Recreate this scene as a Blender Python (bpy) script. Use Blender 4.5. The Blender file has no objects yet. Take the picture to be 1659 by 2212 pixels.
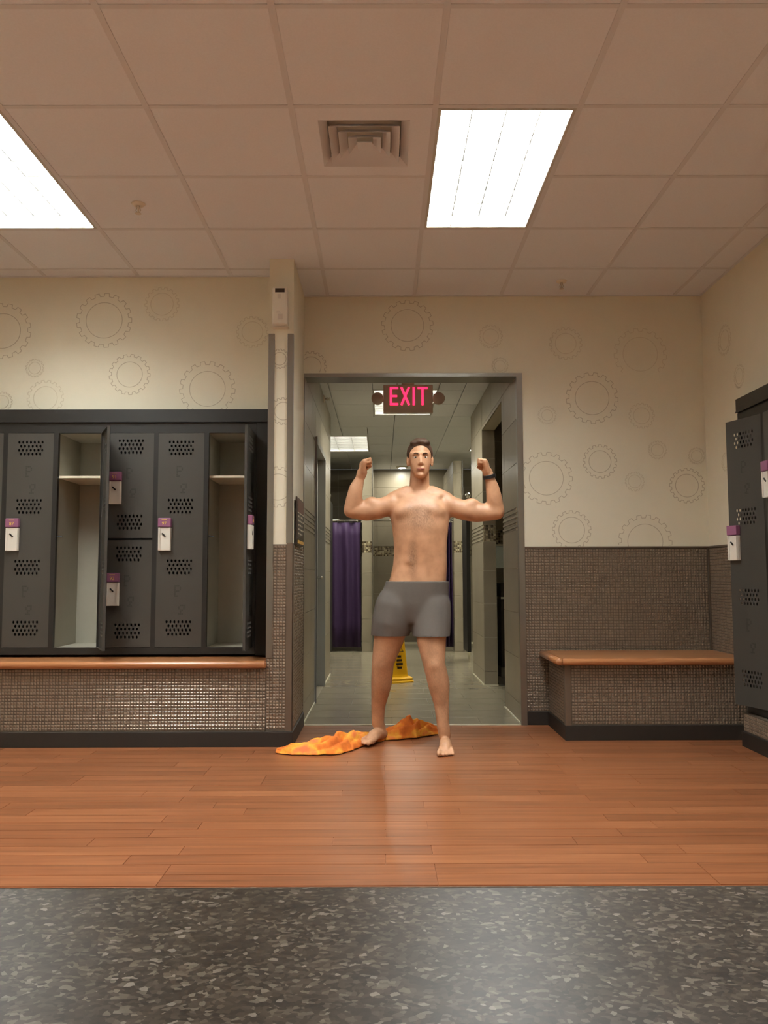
import bpy, bmesh, math, random
from mathutils import Vector, Matrix

random.seed(7)
sc = bpy.context.scene
C = sc.collection

# ------------------------------------------------------------------ camera
F_PX, PITCH, YAW, ROLL, CAM_H = 1776.0, .0792, .0023, .0024, 1.0
_fw = Vector((math.sin(YAW)*math.cos(PITCH), math.cos(YAW)*math.cos(PITCH), math.sin(PITCH)))
_r = Vector((math.cos(YAW), -math.sin(YAW), 0))
_u = _r.cross(_fw)
_r, _u = _r*math.cos(ROLL)-_u*math.sin(ROLL), _u*math.cos(ROLL)+_r*math.sin(ROLL)
cd = bpy.data.cameras.new('camera')
cd.sensor_fit = 'VERTICAL'; cd.sensor_height = 24.0; cd.lens = 24.0*F_PX/2212.0
cd.clip_start = .01
cam = bpy.data.objects.new('camera', cd); C.objects.link(cam)
M3 = Matrix((_r, _u, -_fw)).transposed()
cam.matrix_world = Matrix.Translation((0, 0, CAM_H)) @ M3.to_4x4()
sc.camera = cam

def at(x, y, Y):
    """A point of the place at depth Y (m) seen in direction (x, y) of the 1659 x 2212 photograph."""
    d = _r*((x-829.5)/F_PX) - _u*((y-1106)/F_PX) + _fw
    return Vector((0, 0, CAM_H)) + d*(Y/d.y)

# ------------------------------------------------------------------ world and exposure
w = bpy.data.worlds.new('world'); sc.world = w; w.use_nodes = True
w.node_tree.nodes['Background'].inputs[0].default_value = (.9, .85, .78, 1)
w.node_tree.nodes['Background'].inputs[1].default_value = .05
sc.view_settings.view_transform = 'Standard'
sc.view_settings.look = 'None'
sc.view_settings.gamma = 1
sc.view_settings.use_curve_mapping = False
sc.view_settings.exposure = 0.95
try:
    sc.cycles.use_denoising = True
    sc.cycles.max_bounces = 6
    sc.cycles.diffuse_bounces = 4
    sc.cycles.glossy_bounces = 3
    sc.cycles.adaptive_threshold = .03
    sc.cycles.sample_clamp_indirect = 6
except Exception:
    pass

TROFFER_E = 24.0      # radiance of the lamp panels of the locker-room troffers
CORR_E = 15.0         # and of the corridor ones
LIGHT_COL = (.97, 1.0, .99)
CORR_COL = (1.0, .965, .83)

# ------------------------------------------------------------------ dimensions of the place
CEIL = 2.977; WALL_Y = 5.667; LEFT_Y = 5.28; RIGHT_X = 2.255
FAR_LEFT = -3.3; BACK_Y = -.35
DOOR_X0, DOOR_X1, DOOR_Z = -.548, .95, 2.40
WING_X0, WING_X1, WING_Y = -.696, -.545, 4.98
LOCK_Y = 5.20
CORR_CEIL = 2.70
WAINS = 1.20
RLOCK_X = 2.17

# ------------------------------------------------------------------ materials
def srgb(r, g, b):
    f = lambda c: (c/255/12.92) if c/255 <= .04045 else ((c/255+.055)/1.055)**2.4
    return (f(r), f(g), f(b), 1)

def new_mat(name):
    m = bpy.data.materials.new(name); m.use_nodes = True
    nt = m.node_tree; return m, nt, nt.nodes['Principled BSDF']

def mat(name, col, rough=.6, metal=0., noise=0., nscale=20., bump=0., bscale=200., spec=.5, coat=0., emit=None, estr=0.):
    m, nt, b = new_mat(name)
    b.inputs['Base Color'].default_value = col
    b.inputs['Roughness'].default_value = rough
    b.inputs['Metallic'].default_value = metal
    b.inputs['Specular IOR Level'].default_value = spec
    b.inputs['Coat Weight'].default_value = coat
    if emit:
        b.inputs['Emission Color'].default_value = emit
        b.inputs['Emission Strength'].default_value = estr
    geo = None
    if noise or bump:
        geo = nt.nodes.new('ShaderNodeNewGeometry')
    if noise:
        n = nt.nodes.new('ShaderNodeTexNoise'); n.inputs['Scale'].default_value = nscale; n.inputs['Detail'].default_value = 5
        nt.links.new(geo.outputs['Position'], n.inputs['Vector'])
        mix = nt.nodes.new('ShaderNodeMix'); mix.data_type = 'RGBA'
        mix.inputs['A'].default_value = tuple(c*(1-noise) for c in col[:3])+(1,)
        mix.inputs['B'].default_value = tuple(min(1, c*(1+noise)) for c in col[:3])+(1,)
        nt.links.new(n.outputs['Fac'], mix.inputs['Factor'])
        nt.links.new(mix.outputs['Result'], b.inputs['Base Color'])
    if bump:
        n = nt.nodes.new('ShaderNodeTexNoise'); n.inputs['Scale'].default_value = bscale; n.inputs['Detail'].default_value = 3
        nt.links.new(geo.outputs['Position'], n.inputs['Vector'])
        bp = nt.nodes.new('ShaderNodeBump'); bp.inputs['Strength'].default_value = bump; bp.inputs['Distance'].default_value = .002
        nt.links.new(n.outputs['Fac'], bp.inputs['Height'])
        nt.links.new(bp.outputs['Normal'], b.inputs['Normal'])
    return m

def ramp(nt, src, stops):
    r = nt.nodes.new('ShaderNodeValToRGB')
    while len(r.color_ramp.elements) < len(stops): r.color_ramp.elements.new(.5)
    for e, (p, c) in zip(r.color_ramp.elements, stops): e.position = p; e.color = c
    nt.links.new(src, r.inputs['Fac']); return r

def wood_mat(name, cols, rough, sx=1.2, sy=26., sz=26., rand=.35, bump=.05):
    m, nt, b = new_mat(name)
    geo = nt.nodes.new('ShaderNodeNewGeometry'); oi = nt.nodes.new('ShaderNodeObjectInfo')
    mp = nt.nodes.new('ShaderNodeMapping'); mp.inputs['Scale'].default_value = (sx, sy, sz)
    nt.links.new(geo.outputs['Position'], mp.inputs['Vector'])
    cmb = nt.nodes.new('ShaderNodeMath'); cmb.operation = 'MULTIPLY'; cmb.inputs[1].default_value = 40
    nt.links.new(oi.outputs['Random'], cmb.inputs[0])
    add = nt.nodes.new('ShaderNodeVectorMath'); add.operation = 'ADD'
    nt.links.new(mp.outputs['Vector'], add.inputs[0]); nt.links.new(cmb.outputs[0], add.inputs[1])
    n = nt.nodes.new('ShaderNodeTexNoise'); n.inputs['Scale'].default_value = 1.6; n.inputs['Detail'].default_value = 7; n.inputs['Roughness'].default_value = .62
    nt.links.new(add.outputs[0], n.inputs['Vector'])
    mx = nt.nodes.new('ShaderNodeMath'); mx.operation = 'MULTIPLY_ADD'; mx.inputs[1].default_value = rand; 
    sub = nt.nodes.new('ShaderNodeMath'); sub.operation = 'SUBTRACT'; sub.inputs[1].default_value = rand/2
    nt.links.new(n.outputs['Fac'], sub.inputs[0])
    nt.links.new(oi.outputs['Random'], mx.inputs[0]); nt.links.new(sub.outputs[0], mx.inputs[2])
    r = ramp(nt, mx.outputs[0], [(.25, cols[0]), (.5, cols[1]), (.75, cols[2])])
    nt.links.new(r.outputs['Color'], b.inputs['Base Color'])
    b.inputs['Roughness'].default_value = rough
    bp = nt.nodes.new('ShaderNodeBump'); bp.inputs['Strength'].default_value = bump; bp.inputs['Distance'].default_value = .002
    nt.links.new(n.outputs['Fac'], bp.inputs['Height']); nt.links.new(bp.outputs['Normal'], b.inputs['Normal'])
    return m

M = {}
M['wall'] = mat('wallpaper_cream', srgb(226, 219, 196), .75, noise=.03, nscale=8, bump=.08, bscale=400)
M['gear'] = mat('gear_print', srgb(190, 179, 155), .7)
M['gear_faint'] = mat('gear_print_faint', srgb(211, 201, 175), .7)
M['ceil'] = mat('ceiling_tile_board', srgb(230, 233, 236), .9, noise=.05, nscale=120, bump=.25, bscale=500)
M['grid'] = mat('ceiling_grid_metal', srgb(216, 217, 218), .7)
M['plank'] = wood_mat('vinyl_wood_plank', (srgb(112, 68, 42), srgb(138, 84, 52), srgb(158, 102, 66)), .32, rand=.22)
M['floor_base'] = wood_mat('floor_seam', (srgb(112, 66, 40), srgb(136, 82, 50), srgb(152, 96, 62)), .45)
M['bench_wood'] = wood_mat('bench_wood', (srgb(140, 90, 56), srgb(170, 114, 72), srgb(190, 134, 90)), .28, rand=.05)
M['black_base'] = mat('black_rubber_base', srgb(40, 34, 28), .55)
M['locker_black'] = mat('locker_black_paint', srgb(32, 31, 28), .45, bump=.05)
M['locker_door'] = mat('locker_door_paint', srgb(68, 66, 61), .38, bump=.06)
M['locker_in'] = mat('locker_interior_grey', srgb(168, 164, 148), .55, noise=.05, nscale=12)
M['shelf_edge'] = mat('shelf_white', srgb(232, 224, 200), .5)
M['hole'] = mat('painted_hole_shade', srgb(22, 20, 18), .8)  # dark colour in place of the shade inside the emblem's small holes
M['lock_white'] = mat('lock_plastic_white', srgb(226, 222, 210), .4)
M['lock_purple'] = mat('lock_purple', srgb(142, 88, 120), .45)
M['lock_yellow'] = mat('lock_print_yellow', srgb(226, 190, 96), .5)
M['black'] = mat('black_plastic', srgb(22, 21, 21), .45)
M['trim_metal'] = mat('brushed_edge_trim', srgb(150, 140, 124), .38, metal=.7)
M['wains_trim'] = mat('wainscot_trim', srgb(112, 98, 84), .4, metal=.4)
M['guard'] = mat('stainless_corner_guard', srgb(150, 146, 138), .3, metal=.85)
M['mosaic_a'] = mat('mosaic_bronze_glass', srgb(140, 124, 106), .3, metal=.45, noise=.35, nscale=45, spec=.8)
M['grout'] = mat('mosaic_grout', srgb(92, 82, 68), .8)
M['tile'] = mat('porcelain_tile_taupe', srgb(150, 141, 122), .35, noise=.22, nscale=3.5)
M['floor_grout'] = mat('floor_grout', srgb(124, 116, 98), .7)
M['tile_grout'] = mat('tile_grout_light', srgb(190, 182, 158), .8)
M['ftile'] = mat('floor_tile_grey', srgb(140, 132, 112), .22, noise=.16, nscale=5)
M['chip_a'] = mat('mosaic_chip_dark', srgb(92, 78, 60), .3)
M['chip_b'] = mat('mosaic_chip_tan', srgb(150, 136, 108), .3)
M['chip_c'] = mat('mosaic_chip_cream', srgb(188, 178, 150), .3)
M['steel'] = mat('chrome', srgb(215, 212, 205), .15, metal=1.)
M['white'] = mat('white_plastic', srgb(222, 214, 196), .5)
M['grey_metal'] = mat('grey_painted_door', srgb(150, 150, 144), .4)
M['curtain'] = mat('purple_shower_curtain', srgb(52, 28, 68), .7, noise=.1, nscale=30)
M['strip_white'] = mat('pale_metal_strip', srgb(226, 222, 200), .3, metal=.3)
M['towel'] = None
M['yellow'] = mat('yellow_sign_plastic', srgb(240, 182, 20), .4, noise=.05)
M['sign_dark'] = mat('sign_print_dark', srgb(52, 30, 14), .5)
M['exit_body'] = mat('exit_sign_housing', srgb(206, 196, 180), .5)
M['exit_red'] = mat('exit_sign_red', (.6, .01, .02, 1), .5, emit=(1, .02, .08, 1), estr=1.4)
M['plaque_red'] = mat('plaque_maroon', srgb(96, 52, 48), .4)
M['plaque_dark'] = mat('plaque_brown', srgb(62, 50, 42), .4)
M['plaque_gold'] = mat('plaque_gold', srgb(210, 166, 80), .4)
M['troffer_frame'] = mat('troffer_frame', srgb(200, 196, 186), .4, metal=.3)
M['louver'] = mat('troffer_louver', srgb(212, 212, 209), .22, metal=.92)
M['lamp'] = mat('troffer_lamp', (1, 1, 1, 1), .5, emit=LIGHT_COL+(1,), estr=TROFFER_E)
M['lamp_corr'] = mat('troffer_lamp_corridor', (1, 1, 1, 1), .5, emit=CORR_COL+(1,), estr=CORR_E)
M['mirror'] = mat('mirror_pane', srgb(196, 206, 214), .06, metal=1.)
M['vanity'] = mat('vanity_dark', srgb(48, 36, 30), .4)

# speckled counter
m, nt, b = new_mat('granite_laminate'); M['counter'] = m
geo = nt.nodes.new('ShaderNodeNewGeometry')
v = nt.nodes.new('ShaderNodeTexVoronoi'); v.inputs['Scale'].default_value = 740
mp = nt.nodes.new('ShaderNodeMapping'); mp.inputs['Scale'].default_value = (.8, 1, 1)
nz = nt.nodes.new('ShaderNodeTexNoise'); nz.inputs['Scale'].default_value = 90; nz.inputs['Detail'].default_value = 6
nt.links.new(geo.outputs['Position'], nz.inputs['Vector'])
ad = nt.nodes.new('ShaderNodeVectorMath'); ad.operation = 'MULTIPLY_ADD'; ad.inputs[1].default_value = (.006, .006, .006)
nt.links.new(nz.outputs['Color'], ad.inputs[0]); nt.links.new(geo.outputs['Position'], ad.inputs[2])
nt.links.new(ad.outputs[0], mp.inputs['Vector'])
nt.links.new(mp.outputs['Vector'], v.inputs['Vector'])
sep = nt.nodes.new('ShaderNodeSeparateColor'); nt.links.new(v.outputs['Color'], sep.inputs['Color'])
r1 = ramp(nt, sep.outputs['Red'], [(0, srgb(42, 35, 28)), (.4, srgb(53, 45, 36)), (.7, srgb(66, 57, 47)), (.88, srgb(88, 79, 68)), (.97, srgb(108, 100, 90)), (1, srgb(128, 121, 112))])
r2 = ramp(nt, nz.outputs['Fac'], [(.35, (.72, .72, .72, 1)), (.65, (1.15, 1.15, 1.15, 1))])
mx = nt.nodes.new('ShaderNodeMix'); mx.data_type = 'RGBA'; mx.blend_type = 'MULTIPLY'; mx.inputs['Factor'].default_value = 1
nt.links.new(r1.outputs['Color'], mx.inputs['A']); nt.links.new(r2.outputs['Color'], mx.inputs['B'])
nt.links.new(mx.outputs['Result'], b.inputs['Base Color']); b.inputs['Roughness'].default_value = .34; b.inputs['Specular IOR Level'].default_value = .28

# tie-dye orange towel
m, nt, b = new_mat('orange_towel'); M['towel'] = m
geo = nt.nodes.new('ShaderNodeNewGeometry')
nz = nt.nodes.new('ShaderNodeTexNoise'); nz.inputs['Scale'].default_value = 9; nz.inputs['Detail'].default_value = 4
nt.links.new(geo.outputs['Position'], nz.inputs['Vector'])
r1 = ramp(nt, nz.outputs['Fac'], [(.3, srgb(196, 92, 26)), (.48, srgb(234, 128, 44)), (.58, srgb(244, 172, 60)), (.72, srgb(240, 120, 70))])
nt.links.new(r1.outputs['Color'], b.inputs['Base Color']); b.inputs['Roughness'].default_value = .9
n2 = nt.nodes.new('ShaderNodeTexNoise'); n2.inputs['Scale'].default_value = 500; nt.links.new(geo.outputs['Position'], n2.inputs['Vector'])
bp = nt.nodes.new('ShaderNodeBump'); bp.inputs['Strength'].default_value = .4; bp.inputs['Distance'].default_value = .003
nt.links.new(n2.outputs['Fac'], bp.inputs['Height']); nt.links.new(bp.outputs['Normal'], b.inputs['Normal'])

# ------------------------------------------------------------------ mesh helpers
class MB:
    def __init__(s): s.v = []; s.f = []; s.mi = []; s.cur = 0
    def add(s, vs, fs):
        o = len(s.v); s.v += [tuple(p) for p in vs]
        for f in fs: s.f.append(tuple(i+o for i in f)); s.mi.append(s.cur)
    def box(s, x0, x1, y0, y1, z0, z1):
        s.add([(x0,y0,z0),(x1,y0,z0),(x1,y1,z0),(x0,y1,z0),(x0,y0,z1),(x1,y0,z1),(x1,y1,z1),(x0,y1,z1)],
              [(0,3,2,1),(4,5,6,7),(0,1,5,4),(1,2,6,5),(2,3,7,6),(3,0,4,7)]); return s
    def cbox(s, x0, x1, y0, y1, z0, z1, c=.004):
        """A box with chamfered edges."""
        bm = bmesh.new()
        bmesh.ops.create_cube(bm, size=1, matrix=Matrix.Translation(((x0+x1)/2,(y0+y1)/2,(z0+z1)/2)) @ Matrix.Diagonal((x1-x0,y1-y0,z1-z0,1)))
        bmesh.ops.bevel(bm, geom=bm.edges[:], offset=c, segments=2, affect='EDGES', profile=.6)
        s.bm(bm); return s
    def bm(s, bm):
        bm.verts.index_update()
        s.add([v.co.copy() for v in bm.verts], [[v.index for v in f.verts] for f in bm.faces]); bm.free()
    def tube(s, pts, rad, n=10, cap=True):
        pts = [Vector(p) for p in pts]
        rad = rad if isinstance(rad, (list, tuple)) else [rad]*len(pts)
        vs = []; fs = []
        for i, p in enumerate(pts):
            d = (pts[min(i+1, len(pts)-1)] - pts[max(i-1, 0)]).normalized()
            a = d.cross(Vector((0, 0, 1)) if abs(d.z) < .9 else Vector((1, 0, 0))).normalized(); bb = d.cross(a)
            for k in range(n):
                t = 2*math.pi*k/n; vs.append(p + (a*math.cos(t)+bb*math.sin(t))*rad[i])
        for i in range(len(pts)-1):
            for k in range(n):
                fs.append((i*n+k, i*n+(k+1)%n, (i+1)*n+(k+1)%n, (i+1)*n+k))
        if cap: fs.append(tuple(range(n))[::-1]); fs.append(tuple(range((len(pts)-1)*n, len(pts)*n)))
        s.add(vs, fs); return s
    def prism(s, poly, axis, a0, a1):
        """A 2-D outline swept along an axis; poly in the two other axes."""
        n = len(poly)
        def P(p, a): return {'x': (a, p[0], p[1]), 'y': (p[0], a, p[1]), 'z': (p[0], p[1], a)}[axis]
        s.add([P(p, a0) for p in poly]+[P(p, a1) for p in poly],
              [tuple(range(n)), tuple(range(n, 2*n))[::-1]]+[(i, i+n, (i+1) % n+n, (i+1) % n) for i in range(n)]); return s
    def sphere(s, c, r, seg=14, ring=9):
        bm = bmesh.new(); r = r if isinstance(r, (tuple, list)) else (r, r, r)
        bmesh.ops.create_uvsphere(bm, u_segments=seg, v_segments=ring, radius=1, matrix=Matrix.Translation(c) @ Matrix.Diagonal((*r, 1)))
        s.bm(bm); return s
    def mesh(s, name, mats, smooth=False, fix=True):
        me = bpy.data.meshes.new(name); me.from_pydata(s.v, [], s.f)
        for m_ in (mats if isinstance(mats, (list, tuple)) else [mats]): me.materials.append(m_)
        if any(s.mi): me.polygons.foreach_set('material_index', s.mi)
        if fix:
            bm = bmesh.new(); bm.from_mesh(me); bmesh.ops.recalc_face_normals(bm, faces=bm.faces[:]); bm.to_mesh(me); bm.free()
        if smooth: me.polygons.foreach_set('use_smooth', [True]*len(me.polygons))
        me.update(); return me
    def build(s, name, mats, parent=None, smooth=False, fix=True):
        return link(name, s.mesh(name, mats, smooth, fix), parent)

def link(name, me, parent=None):
    o = bpy.data.objects.new(name, me); C.objects.link(o)
    if parent is not None: o.parent = parent
    return o

def tag(o, label, cat, group=None):
    o['label'] = label; o['category'] = cat
    if group: o['group'] = group
    return o

def thing(name, label, cat, loc=(0, 0, 0), rz=0., group=None):
    o = bpy.data.objects.new(name, None); C.objects.link(o); o.empty_display_size = .1
    o.location = loc; o.rotation_euler = (0, 0, rz)
    return tag(o, label, cat, group)

def struct(o):
    o['kind'] = 'structure'; return o

def stuff(o):
    o['kind'] = 'stuff'; return o

def text_part(name, body, size, m_, parent, mw, extrude=.0006, align='CENTER'):
    cu = bpy.data.curves.new('t', 'FONT'); cu.body = body; cu.size = size; cu.extrude = extrude; cu.align_x = align; cu.align_y = 'CENTER'
    tmp = bpy.data.objects.new('t', cu); C.objects.link(tmp)
    dg = bpy.context.evaluated_depsgraph_get(); me = bpy.data.meshes.new_from_object(tmp.evaluated_get(dg))
    bpy.data.objects.remove(tmp)
    me.transform(mw); me.materials.clear(); me.materials.append(m_)
    return link(name, me, parent)

# orientation of flat print: plane facing -Y (towards the camera)
FACE_NY = Matrix(((1, 0, 0, 0), (0, 0, -1, 0), (0, 1, 0, 0), (0, 0, 0, 1)))
FACE_PX = Matrix(((0, 0, 1, 0), (1, 0, 0, 0), (0, 1, 0, 0), (0, 0, 0, 1)))     # facing +X, reading towards +Y
FACE_NX = Matrix(((0, 0, -1, 0), (-1, 0, 0, 0), (0, 1, 0, 0), (0, 0, 0, 1)))

def mosaic(name, parent, o, u, v, nrm, lu, lv, pitch=.0187, gap=.0032, depth=.0030, mats=None, chance=None):
    """Small raised glass tiles with chamfered rims over a rectangle o + u*lu + v*lv."""
    o, u, v, nrm = Vector(o), Vector(u), Vector(v), Vector(nrm)
    nu = max(1, int(lu/pitch)); nv = max(1, int(lv/pitch)); pu = lu/nu; pv = lv/nv
    b = MB(); rnd = random.Random(hash(name) % 1000 + int(lu*1000)); c = .0040
    for i in range(nu):
        for j in range(nv):
            a0, a1, b0, b1 = i*pu+gap/2, (i+1)*pu-gap/2, j*pv+gap/2, (j+1)*pv-gap/2
            t1, t2 = rnd.uniform(-.0006, .0006), rnd.uniform(-.0006, .0006)
            vs = [o+u*x+v*y for x, y in ((a0, b0), (a1, b0), (a1, b1), (a0, b1))]
            vs += [o+u*x+v*y+nrm*(depth+q) for x, y, q in ((a0+c, b0+c, -t1-t2), (a1-c, b0+c, t1-t2), (a1-c, b1-c, t1+t2), (a0+c, b1-c, t2-t1))]
            if mats: b.cur = rnd.choices(range(len(mats)), chance)[0]
            b.add(vs, [(4, 5, 6, 7), (0, 1, 5, 4), (1, 2, 6, 5), (2, 3, 7, 6), (3, 0, 4, 7)])
    flip = u.cross(v).dot(nrm) < 0
    if flip: b.f = [f[::-1] for f in b.f]
    return stuff(b.build(name, mats or M['mosaic_a'], parent, fix=False))

# ------------------------------------------------------------------ floor of the locker room: planks
fl = MB().box(FAR_LEFT, 2.62, BACK_Y, WALL_Y, -.06, -.003).build('floor', M['floor_base']); struct(fl)
PW, PL = .1, .92
pm = {}
def plank_mesh(l):
    k = round(l, 2)
    if k not in pm:
        c = .0007
        b = MB(); x0, x1, y0, y1 = c, k-c, c, PW-c
        b.add([(x0,y0,-.003),(x1,y0,-.003),(x1,y1,-.003),(x0,y1,-.003),(x0+c,y0+c,0),(x1-c,y0+c,0),(x1-c,y1-c,0),(x0+c,y1-c,0)],
              [(4,5,6,7),(0,1,5,4),(1,2,6,5),(2,3,7,6),(3,0,4,7)])
        pm[k] = b.mesh('plank', M['plank'])
    return pm[k]
rows = 29
for j in range(rows):
    y = WALL_Y - (j+1)*PW - .002
    x = -2.75 - random.choice((0, .2, .4, .6, .75)); 
    while x < 2.3:
        x0 = max(x, -2.75); l = min(x+PL, 2.5)-x0
        if l > .05 and not (y > 5.0 and x0+l < -.7):
            o = link('plank', plank_mesh(l), fl); o.location = (x0, y, 0)
        x += PL

# ------------------------------------------------------------------ walls of the locker room
def wall(name, *boxes, m_='wall'):
    b = MB()
    for bx in boxes: b.box(*bx)
    return struct(b.build(name, M[m_]))
T = .15
wl = wall('wall_left', (FAR_LEFT, WING_X0, LEFT_Y, LEFT_Y+.6, 2.075, CEIL), (FAR_LEFT-.1, WING_X0, LEFT_Y+.48, LEFT_Y+.6, 0, 2.075))
wd = wall('wall_door', (WING_X0, DOOR_X0, WALL_Y, WALL_Y+T, 0, CEIL), (DOOR_X1, 2.7, WALL_Y, WALL_Y+T, 0, CEIL), (DOOR_X0, DOOR_X1, WALL_Y, WALL_Y+T, DOOR_Z, CEIL))
wr = wall('wall_right', (RIGHT_X, RIGHT_X+.5, 4.95, WALL_Y, 0, CEIL), (RIGHT_X, RIGHT_X+.5, BACK_Y, 4.95, 2.075, CEIL), (RIGHT_X+.4, RIGHT_X+.5, BACK_Y, 4.95, 0, 2.075))
ww = wall('wall_wing', (WING_X0, WING_X1, WING_Y, WALL_Y-.001, 0, CEIL))
wf = wall('wall_far', (FAR_LEFT-.1, FAR_LEFT, BACK_Y, LEFT_Y+.6, 0, CEIL))
wb = wall('wall_back', (FAR_LEFT-.1, 2.75, BACK_Y-.1, BACK_Y, 0, CEIL))

# --- gear prints of the wallpaper
def gear(parent, c, R, r, teeth, clip, axis, off, strong, lw=.0042):
    """A cog outline and its inner circle as thin print; c=(h, z), clip=(h0,h1,z0,z1)."""
    b = MB(); ph = random.random()
    def put(loop):
        n = len(loop)
        for i in range(n):
            p, q = Vector(loop[i]), Vector(loop[(i+1) % n]); mid = (p+q)/2
            if not (clip[0] < mid.x < clip[1] and clip[2] < mid.y < clip[3]): continue
            d = q-p
            if d.length < 1e-6: continue
            d.normalize(); nn = Vector((-d.y, d.x))*lw/2; e = d*lw*.3
            vs = [p-e-nn, q+e-nn, q+e+nn, p-e+nn]
            if axis == 'y': b.add([(t.x, off-.0006, t.y) for t in vs]+[(t.x, off+.0005, t.y) for t in vs], [(0,1,2,3),(4,7,6,5),(0,4,5,1),(1,5,6,2),(2,6,7,3),(3,7,4,0)])
            else: b.add([(off-.0006, t.x, t.y) for t in vs]+[(off+.0005, t.x, t.y) for t in vs], [(0,1,2,3),(4,7,6,5),(0,4,5,1),(1,5,6,2),(2,6,7,3),(3,7,4,0)])
    put([(c[0]+r*math.cos(2*math.pi*k/40), c[1]+r*math.sin(2*math.pi*k/40)) for k in range(40)])
    L = []; Ri = R*.885
    for k in range(teeth):
        for fr, rr in ((0, Ri), (.16, Ri), (.33, Ri), (.40, R), (.60, R), (.83, R), (.92, Ri)):
            a = 2*math.pi*(k+fr+ph)/teeth; L.append((c[0]+rr*math.cos(a), c[1]+rr*math.sin(a)))
    put(L)
    if b.f: b.build('gear_print', M['gear' if strong else 'gear_faint'], parent)
def px_gear(parent, x, y, R, r, Y, clip, strong, teeth=17):
    c = at(x, y, Y); s = Y/F_PX
    gear(parent, (c.x, c.z), R*s, r*s, teeth, clip, 'y', Y, strong)
cl = (FAR_LEFT, WING_X0, 2.08, CEIL-.01)
for x, y, R, r, st in ((225, 692, 61, 40, 1), (6, 715, 62, 39, 1), (350, 657, 38, 25, 0), (545, 717, 35, 23, 0), (280, 809, 45, 28, 1), (448, 840, 61, 39, 1),
                       (98, 860, 40, 26, 0), (75, 795, 20, 13, 0), (5, 868, 22, 14, 0), (-80, 640, 40, 26, 0), (-120, 800, 56, 37, 1)):
    px_gear(wl, x, y, R, r, LEFT_Y, cl, st)
cr = (DOOR_X0, RIGHT_X-.003, WAINS+.01, CEIL-.01)
dd = (DOOR_X0-.01, RIGHT_X, DOOR_Z+.03, CEIL)
for x, y, R, r, st in ((880, 703, 57, 36, 1), (672, 792, 34, 22, 1), (1060, 727, 26, 17, 0), (1222, 742, 36, 23, 0), (1383, 765, 58, 38, 0), (1279, 860, 57, 37, 1),
                       (1182, 897, 20, 12, 0), (1386, 898, 28, 18, 0), (1180, 1033, 57, 37, 1), (1296, 997, 37, 24, 1), (1420, 972, 20, 13, 0), (1371, 1040, 21, 14, 0),
                       (1484, 1049, 38, 25, 1), (1235, 1145, 42, 28, 1), (1394, 1170, 58, 38, 1), (1505, 985, 18, 12, 0), (1080, 790, 18, 12, 0)):
    px_gear(wd, x, y, R, r, WALL_Y, dd if y < 800 else (DOOR_X1+.03,)+cr[1:], st)
cw = (WING_X0+.03, WING_X1-.03, WAINS+.01, 2.5)
for x, y, R in ((600, 1052, 44), (612, 888, 30), (604, 775, 22)):
    px_gear(ww, x, y, R, R*.65, WING_Y, cw, 1)
for y_, z_, R in ((5.1, 2.26, .075), (5.35, 1.75, .06), (5.3, 2.55, .1), (4.5, 2.4, .16)):
    gear(wr, (y_, z_), R, R*.66, 17, (BACK_Y, WALL_Y, 1.22 if y_ > 4.95 else 2.09, CEIL), 'x', RIGHT_X, 0)

# --- glass mosaic wainscots, trims, baseboards
def trim(name, parent, *boxes, m_='wains_trim'):
    b = MB()
    for bx in boxes: b.box(*bx)
    o = b.build(name, M[m_], parent)
    if parent is None: struct(o)
    return o
g = .004
trim('grout_bed', wd, (DOOR_X1+.03, RIGHT_X, WALL_Y-g, WALL_Y, .09, WAINS), m_='grout')
mosaic('mosaic', wd, (DOOR_X1+.032, WALL_Y-g, .092), (1, 0, 0), (0, 0, 1), (0, -1, 0), RIGHT_X-DOOR_X1-.05, WAINS-.1)
trim('edge_trim', wd, (DOOR_X1+.03, RIGHT_X-.002, WALL_Y-.012, WALL_Y, WAINS-.004, WAINS+.008), (RIGHT_X-.014, RIGHT_X-.002, WALL_Y-.012, WALL_Y-.002, .1, WAINS-.004))
trim('grout_bed', wr, (RIGHT_X-g, RIGHT_X, 4.95, WALL_Y-.014, .09, WAINS), m_='grout')
mosaic('mosaic', wr, (RIGHT_X-g, 4.952, .45), (0, 1, 0), (0, 0, 1), (-1, 0, 0), WALL_Y-4.97, WAINS-.458)
trim('edge_trim', wr, (RIGHT_X-.012, RIGHT_X, 4.95, WALL_Y-.014, WAINS-.004, WAINS+.008))
trim('grout_bed', ww, (WING_X0, WING_X1, WING_Y-g, WING_Y, .09, WAINS), (WING_X1, WING_X1+g, WING_Y, WALL_Y, .09, WAINS), m_='grout')
mosaic('mosaic', ww, (WING_X0+.002, WING_Y-g, .1), (1, 0, 0), (0, 0, 1), (0, -1, 0), WING_X1-WING_X0-.037, WAINS-.105)
mosaic('mosaic', ww, (WING_X1+g, WING_Y+.035, .1), (0, 1, 0), (0, 0, 1), (1, 0, 0), WALL_Y-WING_Y-.06, WAINS-.105)
trim('edge_trim', ww, (WING_X1-.033, WING_X1+.008, WING_Y-.010, WING_Y-g, .09, WAINS+.006), (WING_X1+g, WING_X1+.010, WING_Y-.010, WING_Y+.033, .09, WAINS+.006))
b = MB()
for x0, x1 in ((WING_X0-.002, WING_X0+.036), (WING_X1-.036, WING_X1+.002)):
    b.cbox(x0, x1, WING_Y-.0105, WING_Y+.02, WAINS+.007 if x0 > WING_X0 else .52, 2.50, .002)
b.build('corner_guard', M['guard'], ww)
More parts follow.
